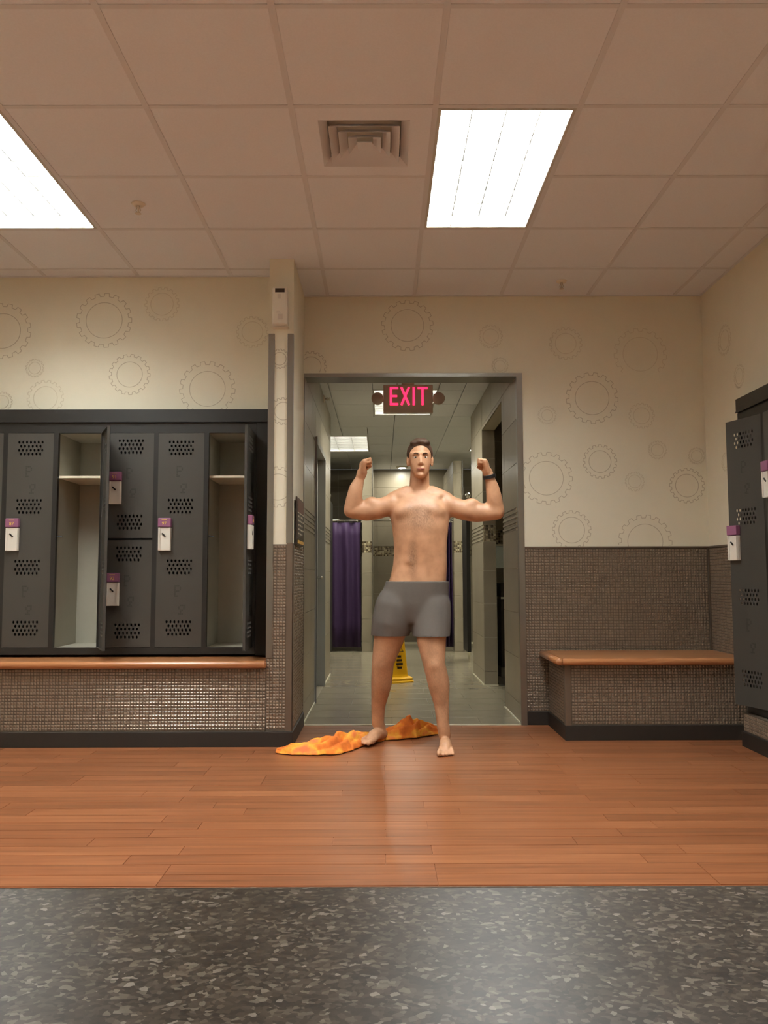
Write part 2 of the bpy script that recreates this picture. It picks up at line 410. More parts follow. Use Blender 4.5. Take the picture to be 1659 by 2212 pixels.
for nm, bx in (('baseboard_door', (DOOR_X1+.03, 1.13, WALL_Y-.012, WALL_Y-.0045, 0, .09)), ('baseboard_wing', (WING_X1+.0005, WING_X1+.014, WING_Y-.012, WALL_Y-.02, 0, .09)),
               ('baseboard_front', (-3.0, WING_X1+.014, WING_Y-.022, WING_Y-.0045, 0, .088))):
    struct(MB().cbox(*bx, .003).build(nm, M['black_base']))

# --- door frame of the shower corridor
b = MB(); fw_ = .022
b.box(DOOR_X0-.004, DOOR_X0+fw_*.5, WALL_Y-.016, WALL_Y+.03, 0, DOOR_Z+fw_)
b.box(DOOR_X1-fw_*.5, DOOR_X1+.03, WALL_Y-.016, WALL_Y+.03, 0, DOOR_Z+fw_)
b.box(DOOR_X0+fw_*.5, DOOR_X1-fw_*.5, WALL_Y-.016, WALL_Y+T+.02, DOOR_Z-.004, DOOR_Z+fw_)
struct(b.build('trim_1', M['guard']))
struct(MB().box(DOOR_X0+.012, DOOR_X1-.012, WALL_Y-.012, WALL_Y+.014, -.004, .005).build('trim_2', M['strip_white']))

# ------------------------------------------------------------------ ceiling: lay-in tiles and grid
ce = struct(MB().box(FAR_LEFT-.1, 2.75, BACK_Y-.1, WALL_Y+.1, CEIL+.16, CEIL+.2).build('ceiling', M['ceil']))
GX0, GY0, TS = .2295, 3.317, .61
xs = [GX0+TS*k for k in range(-7, 5)]; ys = [GY0+TS*k for k in range(-8, 6)]
LIGHTS = {(0, 0), (0, 1), (-4, 0), (-4, 1), (0, -4), (0, -3), (-4, -4), (-4, -3)}     # tile cells taken by troffers
VENT = (-1, 0)
for ix in range(-7, 4):
    for iy in range(-8, 5):
        if (ix, iy) in LIGHTS or (ix, iy) == VENT: continue
        x0, y0 = GX0+TS*ix, GY0+TS*iy
        a0, a1, b0, b1 = max(x0+.011, FAR_LEFT), min(x0+TS-.011, RIGHT_X), max(y0+.011, BACK_Y), min(y0+TS-.011, WALL_Y)
        if a1-a0 < .03 or b1-b0 < .03: continue
        if b1 > LEFT_Y and a1 < WING_X0: b1 = min(b1, LEFT_Y)
        if b1-b0 < .03: continue
        MB().cbox(a0, a1, b0, b1, CEIL+.0, CEIL+.016, .003).build('ceiling_tile', M['ceil'], ce)
for x in xs:
    if FAR_LEFT < x < RIGHT_X: MB().box(x-.012, x+.012, BACK_Y, WALL_Y if x > WING_X0 else LEFT_Y, CEIL-.002, CEIL+.006).build('grid_bar', M['grid'], ce)
LX = sorted({c_[0] for c_ in LIGHTS})
for j, y in enumerate(ys):
    if not BACK_Y < y < WALL_Y: continue
    iy = j-8; x0 = FAR_LEFT if y < LEFT_Y else WING_X0
    cuts = [x0] + [q for c_ in LX if (c_, iy) in LIGHTS and (c_, iy-1) in LIGHTS for q in (GX0+TS*c_, GX0+TS*(c_+1))] + [RIGHT_X]
    for k in range(0, len(cuts), 2):
        MB().box(cuts[k], cuts[k+1], y-.012, y+.012, CEIL-.0015, CEIL+.0055).build('grid_bar', M['grid'], ce)
# wall angle
MB().box(DOOR_X0, RIGHT_X, WALL_Y-.02, WALL_Y, CEIL-.003, CEIL+.005).build('wall_angle', M['grid'], ce)
MB().box(FAR_LEFT, WING_X0, LEFT_Y-.02, LEFT_Y, CEIL-.003, CEIL+.005).build('wall_angle', M['grid'], ce)
MB().box(RIGHT_X-.02, RIGHT_X, BACK_Y, WALL_Y-.02, CEIL-.003, CEIL+.005).build('wall_angle', M['grid'], ce)

# ------------------------------------------------------------------ recessed troffers with louvers
def troffer(x0, x1, y0, y1, z, label, group, lamp='lamp', cells=(4, 8)):
    t = thing('ceiling_light', label, 'ceiling light', ((x0+x1)/2, (y0+y1)/2, z), group=group)
    hx, hy = (x1-x0)/2, (y1-y0)/2; dep = .085; f = .014
    b = MB()
    b.box(-hx, -hx+f, -hy, hy, -.003, dep); b.box(hx-f, hx, -hy, hy, -.003, dep)
    b.box(-hx+f, hx-f, -hy, -hy+f, -.003, dep); b.box(-hx+f, hx-f, hy-f, hy, -.003, dep)
    b.build('frame', M['troffer_frame'], t)
    b = MB(); e_ = .001
    b.box(-hx+f, -hx+f+e_, -hy+f, hy-f, .001, dep-.013); b.box(hx-f-e_, hx-f, -hy+f, hy-f, .001, dep-.013); b.box(-hx+f+e_, hx-f-e_, -hy+f, -hy+f+e_, .001, dep-.013); b.box(-hx+f+e_, hx-f-e_, hy-f-e_, hy-f, .001, dep-.013)
    b.build('reflector', M['louver'], t)
    MB().box(-hx, hx, -hy, hy, dep+.0005, dep+.006).build('housing', M['troffer_frame'], t)
    MB().box(-hx+f, hx-f, -hy+f, hy-f, dep-.012, dep).build('lamp_panel', M[lamp], t)
    nx, ny = cells
    for k in range(1, nx):
        x = -hx+2*hx*k/nx
        MB().prism([(x-.013, .068), (x+.013, .068), (x+.006, .034), (x+.002, .001), (x-.002, .001), (x-.006, .034)], 'y', -hy+f, hy-f).build('louver_blade', M['louver'], t)
    for k in range(1, ny):
        y = -hy+2*hy*k/ny
        MB().prism([(y-.013, .067), (y+.013, .067), (y+.006, .034), (y+.002, .002), (y-.002, .002), (y-.006, .034)], 'x', -hx+f, hx-f).build('louver_blade', M['louver'], t)
    return t
def cell(ix, iy): return (GX0+TS*ix+.012, GX0+TS*(ix+1)-.012, GY0+TS*iy+.012, GY0+TS*(iy+2)-.012)
G1 = 'recessed troffers of the locker room'
troffer(*cell(0, 0), CEIL, 'bright louvered ceiling light beside the square air vent, above the doorway', G1)
troffer(*cell(-4, 0), CEIL, 'bright louvered ceiling light above the black lockers, cut by the frame edge', G1)
troffer(*cell(0, -4), CEIL, 'louvered ceiling light overhead near the dark counter, out of view', G1)
troffer(*cell(-4, -4), CEIL, 'louvered ceiling light overhead, far corner near the counter, out of view', G1)

# --- square air diffuser
vx, vy = GX0-TS/2, GY0+TS/2
t = thing('air_vent', 'square stepped white air diffuser set in the ceiling tiles', 'air vent', (vx, vy, CEIL))
b = MB(); h = TS/2-.010; q = .2
b.box(-h, h, -h, -q, 0, .012); b.box(-h, h, q, h, 0, .012); b.box(-h, -q, -q, q, 0, .012); b.box(q, h, -q, q, 0, .012)
b.build('plate', M['ceil'], t)
def ring(b, r0, z0, r1, z1, th=.002):
    vs = []
    for r_, z_ in ((r0, z0), (r1, z1), (r1, z1+th), (r0, z0+th)):
        vs += [(-r_, -r_, z_), (r_, -r_, z_), (r_, r_, z_), (-r_, r_, z_)]
    fs = []
    for s_ in range(4):
        for k in range(4):
            fs.append((s_*4+k, s_*4+(k+1) % 4, ((s_+1) % 4)*4+(k+1) % 4, ((s_+1) % 4)*4+k))
    b.add(vs, fs)
for k in range(4):
    r0 = .2-.042*k; b = MB(); ring(b, r0, -.002-.002*k, r0-.036, .028-.002*k); b.build('cone', M['grid'], t)
MB().cbox(-.034, .034, -.034, .034, -.010, -.004, .002).build('centre_plate', M['grid'], t)
MB().box(-.2, .2, -.2, .2, .06, .065).build('throat', M['exit_body'], t)

# --- sprinklers
def lathe(prof, n=20):
    b = MB(); vs = []; fs = []
    for r_, z_ in prof:
        for k in range(n): vs.append((r_*math.cos(2*math.pi*k/n), r_*math.sin(2*math.pi*k/n), z_))
    for i in range(len(prof)-1):
        for k in range(n): fs.append((i*n+k, i*n+(k+1) % n, (i+1)*n+(k+1) % n, (i+1)*n+k))
    fs.append(tuple(range(n))); fs.append(tuple(range((len(prof)-1)*n, len(prof)*n))); b.add(vs, fs); return b
def sprinkler(loc, label, rot=None):
    t = thing('fire_sprinkler', label, 'sprinkler', loc, group='fire sprinklers')
    if rot: t.rotation_euler = rot
    lathe([(.036, 0), (.036, -.003), (.026, -.012), (.012, -.013)]).build('escutcheon', M['white'], t, True)
    lathe([(.009, -.012), (.009, -.026), (.006, -.028), (.004, -.05)], 12).build('nozzle', M['exit_body'], t, True)
    b = MB()
    for s_ in (-1, 1): b.tube([(s_*.008, 0, -.024), (s_*.013, 0, -.036), (s_*.003, 0, -.052)], .0022, 6)
    b.build('frame_arm', M['exit_body'], t, True)
    lathe([(.016, -.053), (.017, -.055), (.004, -.056)], 16).build('deflector', M['exit_body'], t)
sprinkler((-1.288, 4.218, CEIL), 'small pendent sprinkler on the ceiling beside the light above the lockers')
sprinkler((1.206, 5.369, CEIL), 'small pendent sprinkler on the ceiling close to the doorway wall')
sprinkler((-.535, 7.43, 2.63), 'sidewall sprinkler high on the tiled corridor wall', (0, -math.pi/2, 0))

# ------------------------------------------------------------------ lockers
DW = .29
def door_mesh(w_, h_, groups, thick=.016):
    """Sheet-steel locker door, hinged at x=0, reaching to x=-w_, outside towards -Y, with real oval perforations."""
    b = MB(); cw_, rh = .0246, .0255; e = .0016
    def rect(x0, x1, z0, z1):
        b.add([(x0, 0, z0), (x1, 0, z0), (x1, 0, z1), (x0, 0, z1)], [(0, 1, 2, 3)])
        b.add([(x0, e, z0), (x1, e, z0), (x1, e, z1), (x0, e, z1)], [(3, 2, 1, 0)])
    def hole(x0, x1, z0, z1):
        cx, cz = (x0+x1)/2, (z0+z1)/2; hx, hz = (x1-x0)/2, (z1-z0)/2
        R = [(cx-hx, cz-hz), (cx, cz-hz), (cx+hx, cz-hz), (cx+hx, cz), (cx+hx, cz+hz), (cx, cz+hz), (cx-hx, cz+hz), (cx-hx, cz)]
        H = [(cx+.0066*math.cos(math.pi*(1.25+.25*k)), cz+.0098*math.sin(math.pi*(1.25+.25*k))) for k in range(8)]
        vs = [(p[0], 0, p[1]) for p in R]+[(p[0], 0, p[1]) for p in H]+[(p[0], e, p[1]) for p in H]+[(p[0], e, p[1]) for p in R]
        fs = []
        for k in range(8):
            k2 = (k+1) % 8; fs += [(k, k2, 8+k2, 8+k), (8+k, 8+k2, 16+k2, 16+k), (16+k, 16+k2, 24+k2, 24+k)]
        b.add(vs, fs)
    z = 0.; xl = -w_
    for gz in sorted(groups):
        z0 = gz-2*rh; rect(xl, 0, z, z0)
        for rr in range(4):
            n = 7 if rr % 2 == 1 else 6
            a = -w_/2-n*cw_/2; zz = z0+rr*rh
            rect(xl, a, zz, zz+rh)
            for k in range(n): hole(a+k*cw_, a+(k+1)*cw_, zz, zz+rh)
            rect(a+n*cw_, 0, zz, zz+rh)
        z = z0+4*rh
    rect(xl, 0, z, h_)
    # folded rims
    b.box(xl, xl+.0018, e, thick, 0, h_); b.box(-.0018, 0, e, thick, 0, h_); b.box(xl, 0, e, thick, 0, .0018); b.box(xl, 0, e, thick, h_-.0018, h_)
    b.box(xl, xl+.014, thick, thick+.0016, 0, h_); b.box(-.014, 0, thick, thick+.0016, 0, h_)
    return b.mesh('door', M['locker_door'], fix=False)
P_GLYPHS = ["1110", "1001", "1001", "1110", "1000", "1000", "1100"], ["0111", "1001", "1001", "0110", "0100", "1110", "0000"]
def dots_mesh(cx, zs):
    b = MB()
    for n, (zc, dx) in enumerate(zs):
        for r_, row in enumerate(P_GLYPHS[n % 2]):
            for k, ch in enumerate(row):
                if ch == '1':
                    for sx in (0, 1):
                        for sz in (0, 1):
                            x = cx+dx+(k-1.5)*.0105+sx*.005; z = zc-(r_-3)*.0105-sz*.005
                            b.add([(x+.0016*math.cos(a), -.0004, z+.0016*math.sin(a)) for a in [i*math.pi/3 for i in range(6)]]+[(x+.0016*math.cos(a), .0004, z+.0016*math.sin(a)) for a in [i*math.pi/3 for i in range(6)]],
                                  [(5, 4, 3, 2, 1, 0), (6, 7, 8, 9, 10, 11)]+[(i, (i+1) % 6, (i+1) % 6+6, i+6) for i in range(6)])
    return b.mesh('painted_hole_emblem', M['hole'])  # flat dark discs, not cut through; hole darkness is in their colour
ZB, ZT = .567, 1.922; DH = ZT-ZB
HALF = (DH-.012)/2
full_me = door_mesh(DW, DH, [DH*(1-f_) for f_ in (.071, .346, .63, .912)])
full_dots = dots_mesh(-DW*.5, [(DH*(1-.18), -.01), (DH*(1-.265), .015), (DH*(1-.74), -.01), (DH*(1-.83), .015)])
half_me = door_mesh(DW, HALF, [HALF*.87, HALF*.15])
half_dots = dots_mesh(-DW*.5, [(HALF*.62, -.01), (HALF*.42, .015)])
RZB, RZT = .25, 1.93; RH = RZT-RZB
tall_me = door_mesh(DW, RH, [RH*(1-f_) for f_ in (.075, .345, .625, .905)])
tall_dots = dots_mesh(-DW*.5, [(RH*(1-.17), -.01), (RH*(1-.25), .015), (RH*(1-.72), -.01), (RH*(1-.8), .015)])

def lock_parts(t, hinge, ang, zc, number):
    """White lock housing with purple cap, on the free edge of a door."""
    mw = Matrix.Translation(hinge) @ Matrix.Rotation(ang, 4, 'Z')
    xl = -DW+.014
    b = MB(); b.cbox(xl, xl+.078, -.024, -.0005, zc-.105, zc+.042, .003)
    lk = b.build('lock', M['lock_white'], t); lk.matrix_local = mw
    b = MB(); b.box(xl+.002, xl+.012, -.030, -.0245, zc-.102, zc+.04); b.box(xl+.068, xl+.076, -.030, -.0245, zc-.102, zc+.04)
    b.build('lock_rib', M['lock_white'], lk)
    MB().cbox(xl-.002, xl+.080, -.032, -.0005, zc+.044, zc+.101, .005).build('lock_cap', M['lock_purple'], lk)
    s_ = Matrix.Translation((xl+.036, -.0255, zc-.006)) @ Matrix.Rotation(.75, 4, 'Y')
    k = MB().cbox(-.015, .015, -.004, .0005, -.0045, .0045, .0015); k.v = [tuple(s_ @ Vector(p)) for p in k.v]
    k.build('key_slot', M['black'], lk)
    if number:
        text_part('number', number, .030, M['lock_yellow'], lk, Matrix.Translation((xl+.039, -.0328, zc+.066)) @ FACE_NY)
        b = MB(); b.box(xl+.022, xl+.056, -.0328, -.0318, zc+.088, zc+.0915); b.build('cap_print', M['lock_yellow'], lk)

def locker(loc, rz, label, group, zb, zt, doors, open_ang=0., shelf=None, depth=.42, pitch=.32, zbase=None, ztop=None):
    """Local frame: front plane y=0 facing -Y, x from 0 (free side) to pitch (hinge side)."""
    t = thing('locker', label, 'locker', loc, rz, group)
    zbase = zb-.045 if zbase is None else zbase; ztop = zt+.068 if ztop is None else ztop
    s_ = .015
    b = MB()
    b.box(0, s_, .001, .03, zbase, ztop); b.box(pitch-s_, pitch, .001, .03, zbase, ztop)
    b.box(s_, pitch-s_, .001, .03, zt+.002, ztop); b.box(s_, pitch-s_, .001, .03, zbase, zb-.002)
    b.build('frame', M['locker_black'], t)
    b = MB(); e = .003
    b.box(.002, .002+e, .03, depth, zbase, ztop); b.box(pitch-.002-e, pitch-.002, .03, depth, zbase, ztop)
    b.box(.002+e, pitch-.002-e, depth-e, depth, zbase, ztop); b.box(.002+e, pitch-.002-e, .03, depth-e, zt+.004, zt+.007)
    b.box(.002+e, pitch-.002-e, .03, depth-e, zb-.012, zb-.006)
    b.build('compartment', M['locker_in' if open_ang else 'locker_black'], t)  # closed lockers: inside coloured black, standing in for the shade behind the vents
    if shelf:
        MB().box(.006, pitch-.006, .035, depth-.004, shelf-.007, shelf+.007).build('shelf', M['shelf_edge'], t)
    hinge = Vector((pitch-s_, .0, 0))
    n_half = 0
    for me, dm, z, zc, num in doors:
        d = link('door', me, t); d.matrix_local = Matrix.Translation(hinge+Vector((0, 0, z))) @ Matrix.Rotation(open_ang, 4, 'Z')
        if dm: 
            dd_ = link('painted_hole_emblem', dm, d); dd_['kind'] = 'stuff'
        if zc: lock_parts(t, hinge, open_ang, zc, num)
    if open_ang:
        MB().tube([(.016, .02, (zb+zt)/2+.02), (.05, .02, (zb+zt)/2+.015)], .004, 6).build('latch_hook', M['black'], t)
    return t
GL = 'black lockers above the long bench'
two = lambda n1, n2: [(half_me, half_dots, ZB+HALF+.012, 1.57, n1), (half_me, half_dots, ZB, .93, n2)]
one = lambda n: [(full_me, full_dots, ZB, 1.275, n)]
locker((-1.12, LOCK_Y, 0), 0, 'open black locker next to the blank end panel, door standing straight out', GL, ZB, ZT, one('98'), math.radians(91), 1.645)
locker((-1.44, LOCK_Y, 0), 0, 'closed full-height black locker between the two-door locker and the open end one', GL, ZB, ZT, one('97'))
locker((-1.76, LOCK_Y, 0), 0, 'black two-door locker partly hidden by the open door beside it', GL, ZB, ZT, two('91', '92'))
locker((-2.08, LOCK_Y, 0), 0, 'open black locker with pale interior and door swung over the two-door locker', GL, ZB, ZT, [(full_me, full_dots, ZB, None, '')], math.radians(116), 1.645)
locker((-2.40, LOCK_Y, 0), 0, 'closed full-height black locker nearest the photo edge', GL, ZB, ZT, one('87'))
locker((-2.72, LOCK_Y, 0), 0, 'black two-door locker cut off by the photo edge', GL, ZB, ZT, two('81', '82'))
# end filler and top trim
t = tag(MB().cbox(-.798, WING_X0-.004, LOCK_Y-.004, LEFT_Y+.3, .515, 1.99, .002).build('filler_panel', M['locker_black']), 'blank black filler panel at the end of the lockers beside the steel guard', 'panel')
t = thing('locker_trim', 'black sheet trim running along the tops of the lockers over the long bench', 'trim', (-1.7, LOCK_Y, 1.99))
b = MB(); b.box(-1.3, WING_X0-.003+1.7, -.012, .3, .003, .083); b.build('fascia', M['locker_black'], t)
b = MB(); b.box(-1.3, WING_X0-.003+1.7, -.016, -.0125, .0, .010); b.build('lip', M['locker_black'], t)

# right-hand row, fronts facing -X. Local x of a locker runs from far (Y large) to near
GR = 'tall lockers along the side wall'
RZ = -math.pi/2
locker((RLOCK_X, 4.955, 0), RZ, 'tall dark locker ajar beside the corner bench, wall showing through its vents', GR, RZB, RZT, [(tall_me, tall_dots, RZB, 1.20, '')], math.radians(17), 1.62, zbase=.2, ztop=1.99)
locker((RLOCK_X, 4.635, 0), RZ, 'tall dark locker cut by the photo edge, only its lock showing', GR, RZB, RZT, [(tall_me, tall_dots, RZB, 1.545, '')], 0, zbase=.2, ztop=1.99)
locker((RLOCK_X, 4.315, 0), RZ, 'tall dark locker nearer the counter, outside the frame', GR, RZB, RZT, [(tall_me, tall_dots, RZB, 1.20, '')], 0, zbase=.2, ztop=1.99)
t = thing('locker_trim', 'black sheet trim on top of the tall lockers along the side wall', 'trim', (RLOCK_X, 4.0, 1.99))
MB().box(-.012, .3, -.0, .945, .003, .085).build('fascia', M['locker_black'], t)
MB().box(-.016, -.0125, 0, .945, 0, .01).build('lip', M['locker_black'], t)
t = thing('locker_plinth', 'mosaic clad plinth under the tall lockers along the side wall', 'plinth', (RLOCK_X, 4.0, 0))
MB().box(-.03, .08, 0, .95, .088, .197).build('base', M['grout'], t)
o = MB().cbox(-.042, .08, 0, .956, 0, .086, .002).build('kick_board', M['black_base'], t)
mosaic('mosaic', t, (-.03, .945, .092), (0, -1, 0), (0, 0, 1), (-1, 0, 0), .93, .1)
mosaic('mosaic', t, (-.03, .95, .092), (1, 0, 0), (0, 0, 1), (0, 1, 0), .06, .1)

# ------------------------------------------------------------------ benches
def nose(b, x0, x1, yf, yb, zt, th, n=8):
    """Bench board with a rounded front edge, swept along X."""
    r_ = th/2; poly = [(yb, zt-th), (yb, zt)]
    for k in range(n+1):
        a = math.pi/2+math.pi*k/n; poly.append((yf+r_+r_*math.cos(a), zt-r_+r_*math.sin(a)))
    b.prism(poly, 'x', x0, x1)
BT = .505
t = thing('bench', 'long wooden bench with mosaic front below the black lockers', 'bench', (0, 0, 0))
MB().box(-3.0, WING_X0-.002, WING_Y, LEFT_Y+.45, 0, BT-.045).build('base', M['grout'], t)
mosaic('mosaic', t, (-2.78, WING_Y, .092), (1, 0, 0), (0, 0, 1), (0, -1, 0), 2.78+WING_X0-.002, BT-.045-.096)
b = MB(); nose(b, -3.0, WING_X0-.003, WING_Y-.048, LEFT_Y+.42, BT, .044)
o = b.build('seat', M['bench_wood'], t)
b = MB(); b.tube([(WING_X0-.06, WING_Y-.026, BT-.022), (WING_X0-.008, WING_Y-.026, BT-.022), (WING_X0+.004, WING_Y-.026, BT-.022)], [.0219, .0219, .012], 14)
b.build('nosing_end', M['bench_wood'], t, True)

t = thing('bench', 'short wooden corner bench with mosaic front beside the tall side lockers', 'bench', (1.13, 5.14, 0))
BX = RIGHT_X-1.13-.006
MB().box(.0, BX, .0, WALL_Y-5.14-.016, .09, .455).build('base', M['grout'], t)
MB().cbox(-.010, BX, -.012, WALL_Y-5.14-.016, 0, .089, .002).build('kick_board', M['black_base'], t)
mosaic('mosaic', t, (.035, 0, .095), (1, 0, 0), (0, 0, 1), (0, -1, 0), BX-.04, .36)
mosaic('mosaic', t, (0, WALL_Y-5.14-.02, .095), (0, -1, 0), (0, 0, 1), (-1, 0, 0), .48, .36)
trim('edge_trim', t, (-.006, .03, -.008, .0, .09, .455), (-.006, 0, .0, .03, .09, .455))
b = MB(); nose(b, -.025, BX, -.058, WALL_Y-5.14-.016, .5, .042)
b.build('seat', M['bench_wood'], t)
b = MB(); b.tube([(-.045, -.037, .479), (-.045, WALL_Y-5.14-.02, .479)], .021, 14); b.sphere((-.04, -.037, .479), .0215); b.box(-.045, -.0255, -.037, WALL_Y-5.14-.02, .4585, .4995)
b.build('side_nosing', M['bench_wood'], t, True)

# ------------------------------------------------------------------ counter in the foreground
t = thing('counter', 'dark speckled granite counter filling the bottom foreground', 'counter', (0, 0, 0))
b = MB(); r_ = .008; poly = [(BACK_Y+.005, .86), (BACK_Y+.005, .9)]
for k in range(7):
    a = math.pi/2-math.pi/2*k/6; poly.append((.282-r_+r_*math.cos(a), .9-r_+r_*math.sin(a)))
poly.append((.282, .86)); b.prism(poly, 'x', -1.9, 1.9); b.build('worktop', M['counter'], t)
MB().box(-1.85, 1.85, BACK_Y+.01, .22, .1, .86).build('cabinet', M['vanity'], t)
MB().box(-1.85, 1.85, BACK_Y+.01, .16, 0, .1).build('kick_board', M['black_base'], t)

# ------------------------------------------------------------------ shower corridor
CX0, CX1 = -.545, .945
DEP = .008
fl2 = struct(MB().box(-2.6, 3.0, WALL_Y+.0, 13.2, -.06, -.003).build('floor_corridor', M['floor_grout']))
ftm = {}
def ftile(l, w_):
    k = (round(l, 2), round(w_, 2))
    if k not in ftm:
        b = MB(); c = .0012; l, w_ = k
        b.add([(c,c,-.003),(l-c,c,-.003),(l-c,w_-c,-.003),(c,w_-c,-.003),(2*c,2*c,0),(l-2*c,2*c,0),(l-2*c,w_-2*c,0),(2*c,w_-2*c,0)],
              [(4,5,6,7),(0,1,5,4),(1,2,6,5),(2,3,7,6),(3,0,4,7)]); ftm[k] = b.mesh('floor_tile', M['ftile'])
    return ftm[k]
j = 0; y = WALL_Y+.016
while y < 12.95:
    xa, xb = (CX0, 1.1) if y < 8.4 else (-1.3, 2.0)
    if 6.3 < y < 7.8: xb = 2.1
    x = xa-(.31 if j % 2 else 0)
    while x < xb-.02:
        x0 = max(x, xa); l = min(x+.61, xb)-x0
        if l > .04:
            o = link('floor_tile', ftile(l, .305), fl2); o.location = (x0, y, 0)
        x += .61
    y += .305; j += 1
ROWZ = [0, .13, .44, .75, 1.06, 1.33, 1.487, 1.80, 2.11, 2.42, CORR_CEIL]
def tiles(parent, axis, fixed, sgn, a0, a1, z0=0., z1=CORR_CEIL, band='rib', lt=.61, off=0.):
    """Wall tiles as pieces on plane axis=fixed, proud by DEP towards sgn; a accent band row."""
    gp = .0018
    for k in range(len(ROWZ)-1):
        r0, r1 = max(ROWZ[k], z0), min(ROWZ[k+1], z1)
        if r1-r0 < .02: continue
        p0, p1 = (fixed, fixed+sgn*DEP) if sgn > 0 else (fixed+sgn*DEP, fixed)
        if k == 5 and band == 'rib':
            n = 9; hh = (r1-r0)/n; a_ = a0
            b = MB()
            for i in range(n):
                d_ = DEP if i % 2 else DEP*.35
                q0, q1 = (fixed, fixed+d_) if sgn > 0 else (fixed-d_, fixed)
                bx = (a0, a1, q0, q1) if axis == 'y' else None
                if axis == 'y': b.box(a0, a1, q0, q1, r0+i*hh+.002, r0+(i+1)*hh-.001)
                else: b.box(q0, q1, a0, a1, r0+i*hh+.002, r0+(i+1)*hh-.001)
            b.build('ribbed_accent_band', M['tile'], parent); continue
        if k == 5 and band == 'chip':
            if axis == 'y': mosaic('mosaic_accent_band', parent, (a0, fixed, r0), (1, 0, 0), (0, 0, 1), (0, sgn, 0), a1-a0, r1-r0, .024, .003, DEP*.8, [M['chip_a'], M['chip_b'], M['chip_c']], (5, 3, 2))
            else: mosaic('mosaic_accent_band', parent, (fixed, a0, r0), (0, 1, 0), (0, 0, 1), (sgn, 0, 0), a1-a0, r1-r0, .024, .003, DEP*.8, [M['chip_a'], M['chip_b'], M['chip_c']], (5, 3, 2))
            continue
        a = a0-off
        while a < a1-.005:
            s0, s1 = max(a, a0), min(a+lt, a1)
            if s1-s0 > .01:
                if axis == 'y': MB().box(s0+gp, s1-gp, p0, p1, r0+gp, r1-gp).build('wall_tile', M['tile'], parent)
                else: MB().box(p0, p1, s0+gp, s1-gp, r0+gp, r1-gp).build('wall_tile', M['tile'], parent)
            a += lt
YD = WALL_Y+T
# left corridor wall with a door recess Y 6.66..7.76
D0, D1, DZ = 6.66, 7.76, 2.15
wcl = wall('wall_corridor_left', (CX0-.2, CX0-DEP, YD, D0, 0, CORR_CEIL), (CX0-.2, CX0-DEP, D1, 8.65, 0, CORR_CEIL), (CX0-.2, CX0-DEP, D0, D1, DZ, CORR_CEIL), m_='tile_grout')
tiles(wcl, 'x', CX0-DEP, 1, WALL_Y+.03, D0); tiles(wcl, 'x', CX0-DEP, 1, D1, 8.65); tiles(wcl, 'x', CX0-DEP, 1, D0, D1, z0=DZ)
tiles(wcl, 'y', 8.65, 1, CX0-.2, CX0, band='chip')
wcr = wall('wall_corridor_right', (CX1+DEP, CX1+.12, YD, 6.42, 0, CORR_CEIL), (CX1+DEP, CX1+.12, 7.69, 8.65, 0, CORR_CEIL), (CX1+DEP, CX1+.12, 6.42, 7.69, 2.385, CORR_CEIL), m_='tile_grout')
tiles(wcr, 'x', CX1+DEP, -1, WALL_Y+.03, 6.42); tiles(wcr, 'x', CX1+DEP, -1, 7.70, 8.65); tiles(wcr, 'x', CX1+DEP, -1, 6.42, 7.69, z0=2.385)
tiles(wcr, 'y', 7.69, -1, CX1, CX1+.12, band='chip', z1=2.385)
# metal edge strips along the wall feet
b = MB()
b.box(CX0, CX0+.008, WALL_Y+.02, D0, 0, .010); b.box(CX0, CX0+.008, D1, 8.64, 0, .010)
b.box(CX1-.008, CX1, WALL_Y+.02, 6.42, 0, .010); b.box(CX1-.008, CX1, 7.69, 8.64, 0, .010); b.box(CX1, CX1+.125, 7.672, 7.681, 0, .012)
struct(b.build('trim_3', M['strip_white']))
# grey metal door in the left wall
d1 = bpy.data.objects.new('door_1', None); C.objects.link(d1); struct(d1); d1.location = (CX0, (D0+D1)/2, 0)
hd = (D1-D0)/2
b = MB(); b.box(-.12, .012, -hd, -hd+.05, 0, DZ); b.box(-.12, .012, hd-.05, hd, 0, DZ); b.box(-.12, .012, -hd+.05, hd-.05, DZ-.05, DZ); b.build('door_frame', M['grey_metal'], d1)
MB().cbox(-.10, -.058, -hd+.052, hd-.052, .008, DZ-.052, .002).build('door_leaf', M['grey_metal'], d1)
b = MB(); b.tube([(-.058, hd-.13, 1.0), (-.01, hd-.13, 1.0), (-.008, hd-.25, 1.0)], .010, 8); b.build('handle', M['steel'], d1, True)
b = MB(); b.box(.0125, .016, -hd-.004, -hd+.006, 0, DZ+.004); b.build('edge_gasket', M['black'], d1)

# side room behind the right opening
wsr = wall('wall_side_room', (CX1+.121, 2.4, 8.58, 8.7, 0, CORR_CEIL), (2.3, 2.4, YD, 8.58, 0, CORR_CEIL), m_='tile_grout')
tiles(wsr, 'y', 8.58, -1, CX1+.121, 2.3, band='chip')
t = thing('mirror', 'narrow bright mirror in the side room beside the corridor opening', 'mirror', (1.5, 8.57, 1.2))
MB().cbox(-.34, .34, -.018, .0, -.11, .12, .003).build('pane', M['mirror'], t)
MB().box(-.35, .35, -.020, .0, .121, .14).build('frame', M['steel'], t)
t = thing('vanity', 'dark brown vanity cabinet in the side room behind the flexed arm', 'vanity', (1.55, 8.57, 0))
MB().box(-.36, .36, -.28, -.002, .1, .78).build('cabinet', M['vanity'], t)
MB().cbox(-.365, .365, -.29, -.002, .80, .94, .004).build('worktop', M['vanity'], t)
MB().box(-.36, .36, -.28, -.002, .781, .799).build('edge_strip', M['steel'], t)
MB().box(-.36, .36, -.24, -.002, .0, .099).build('kick_board', M['tile'], t)

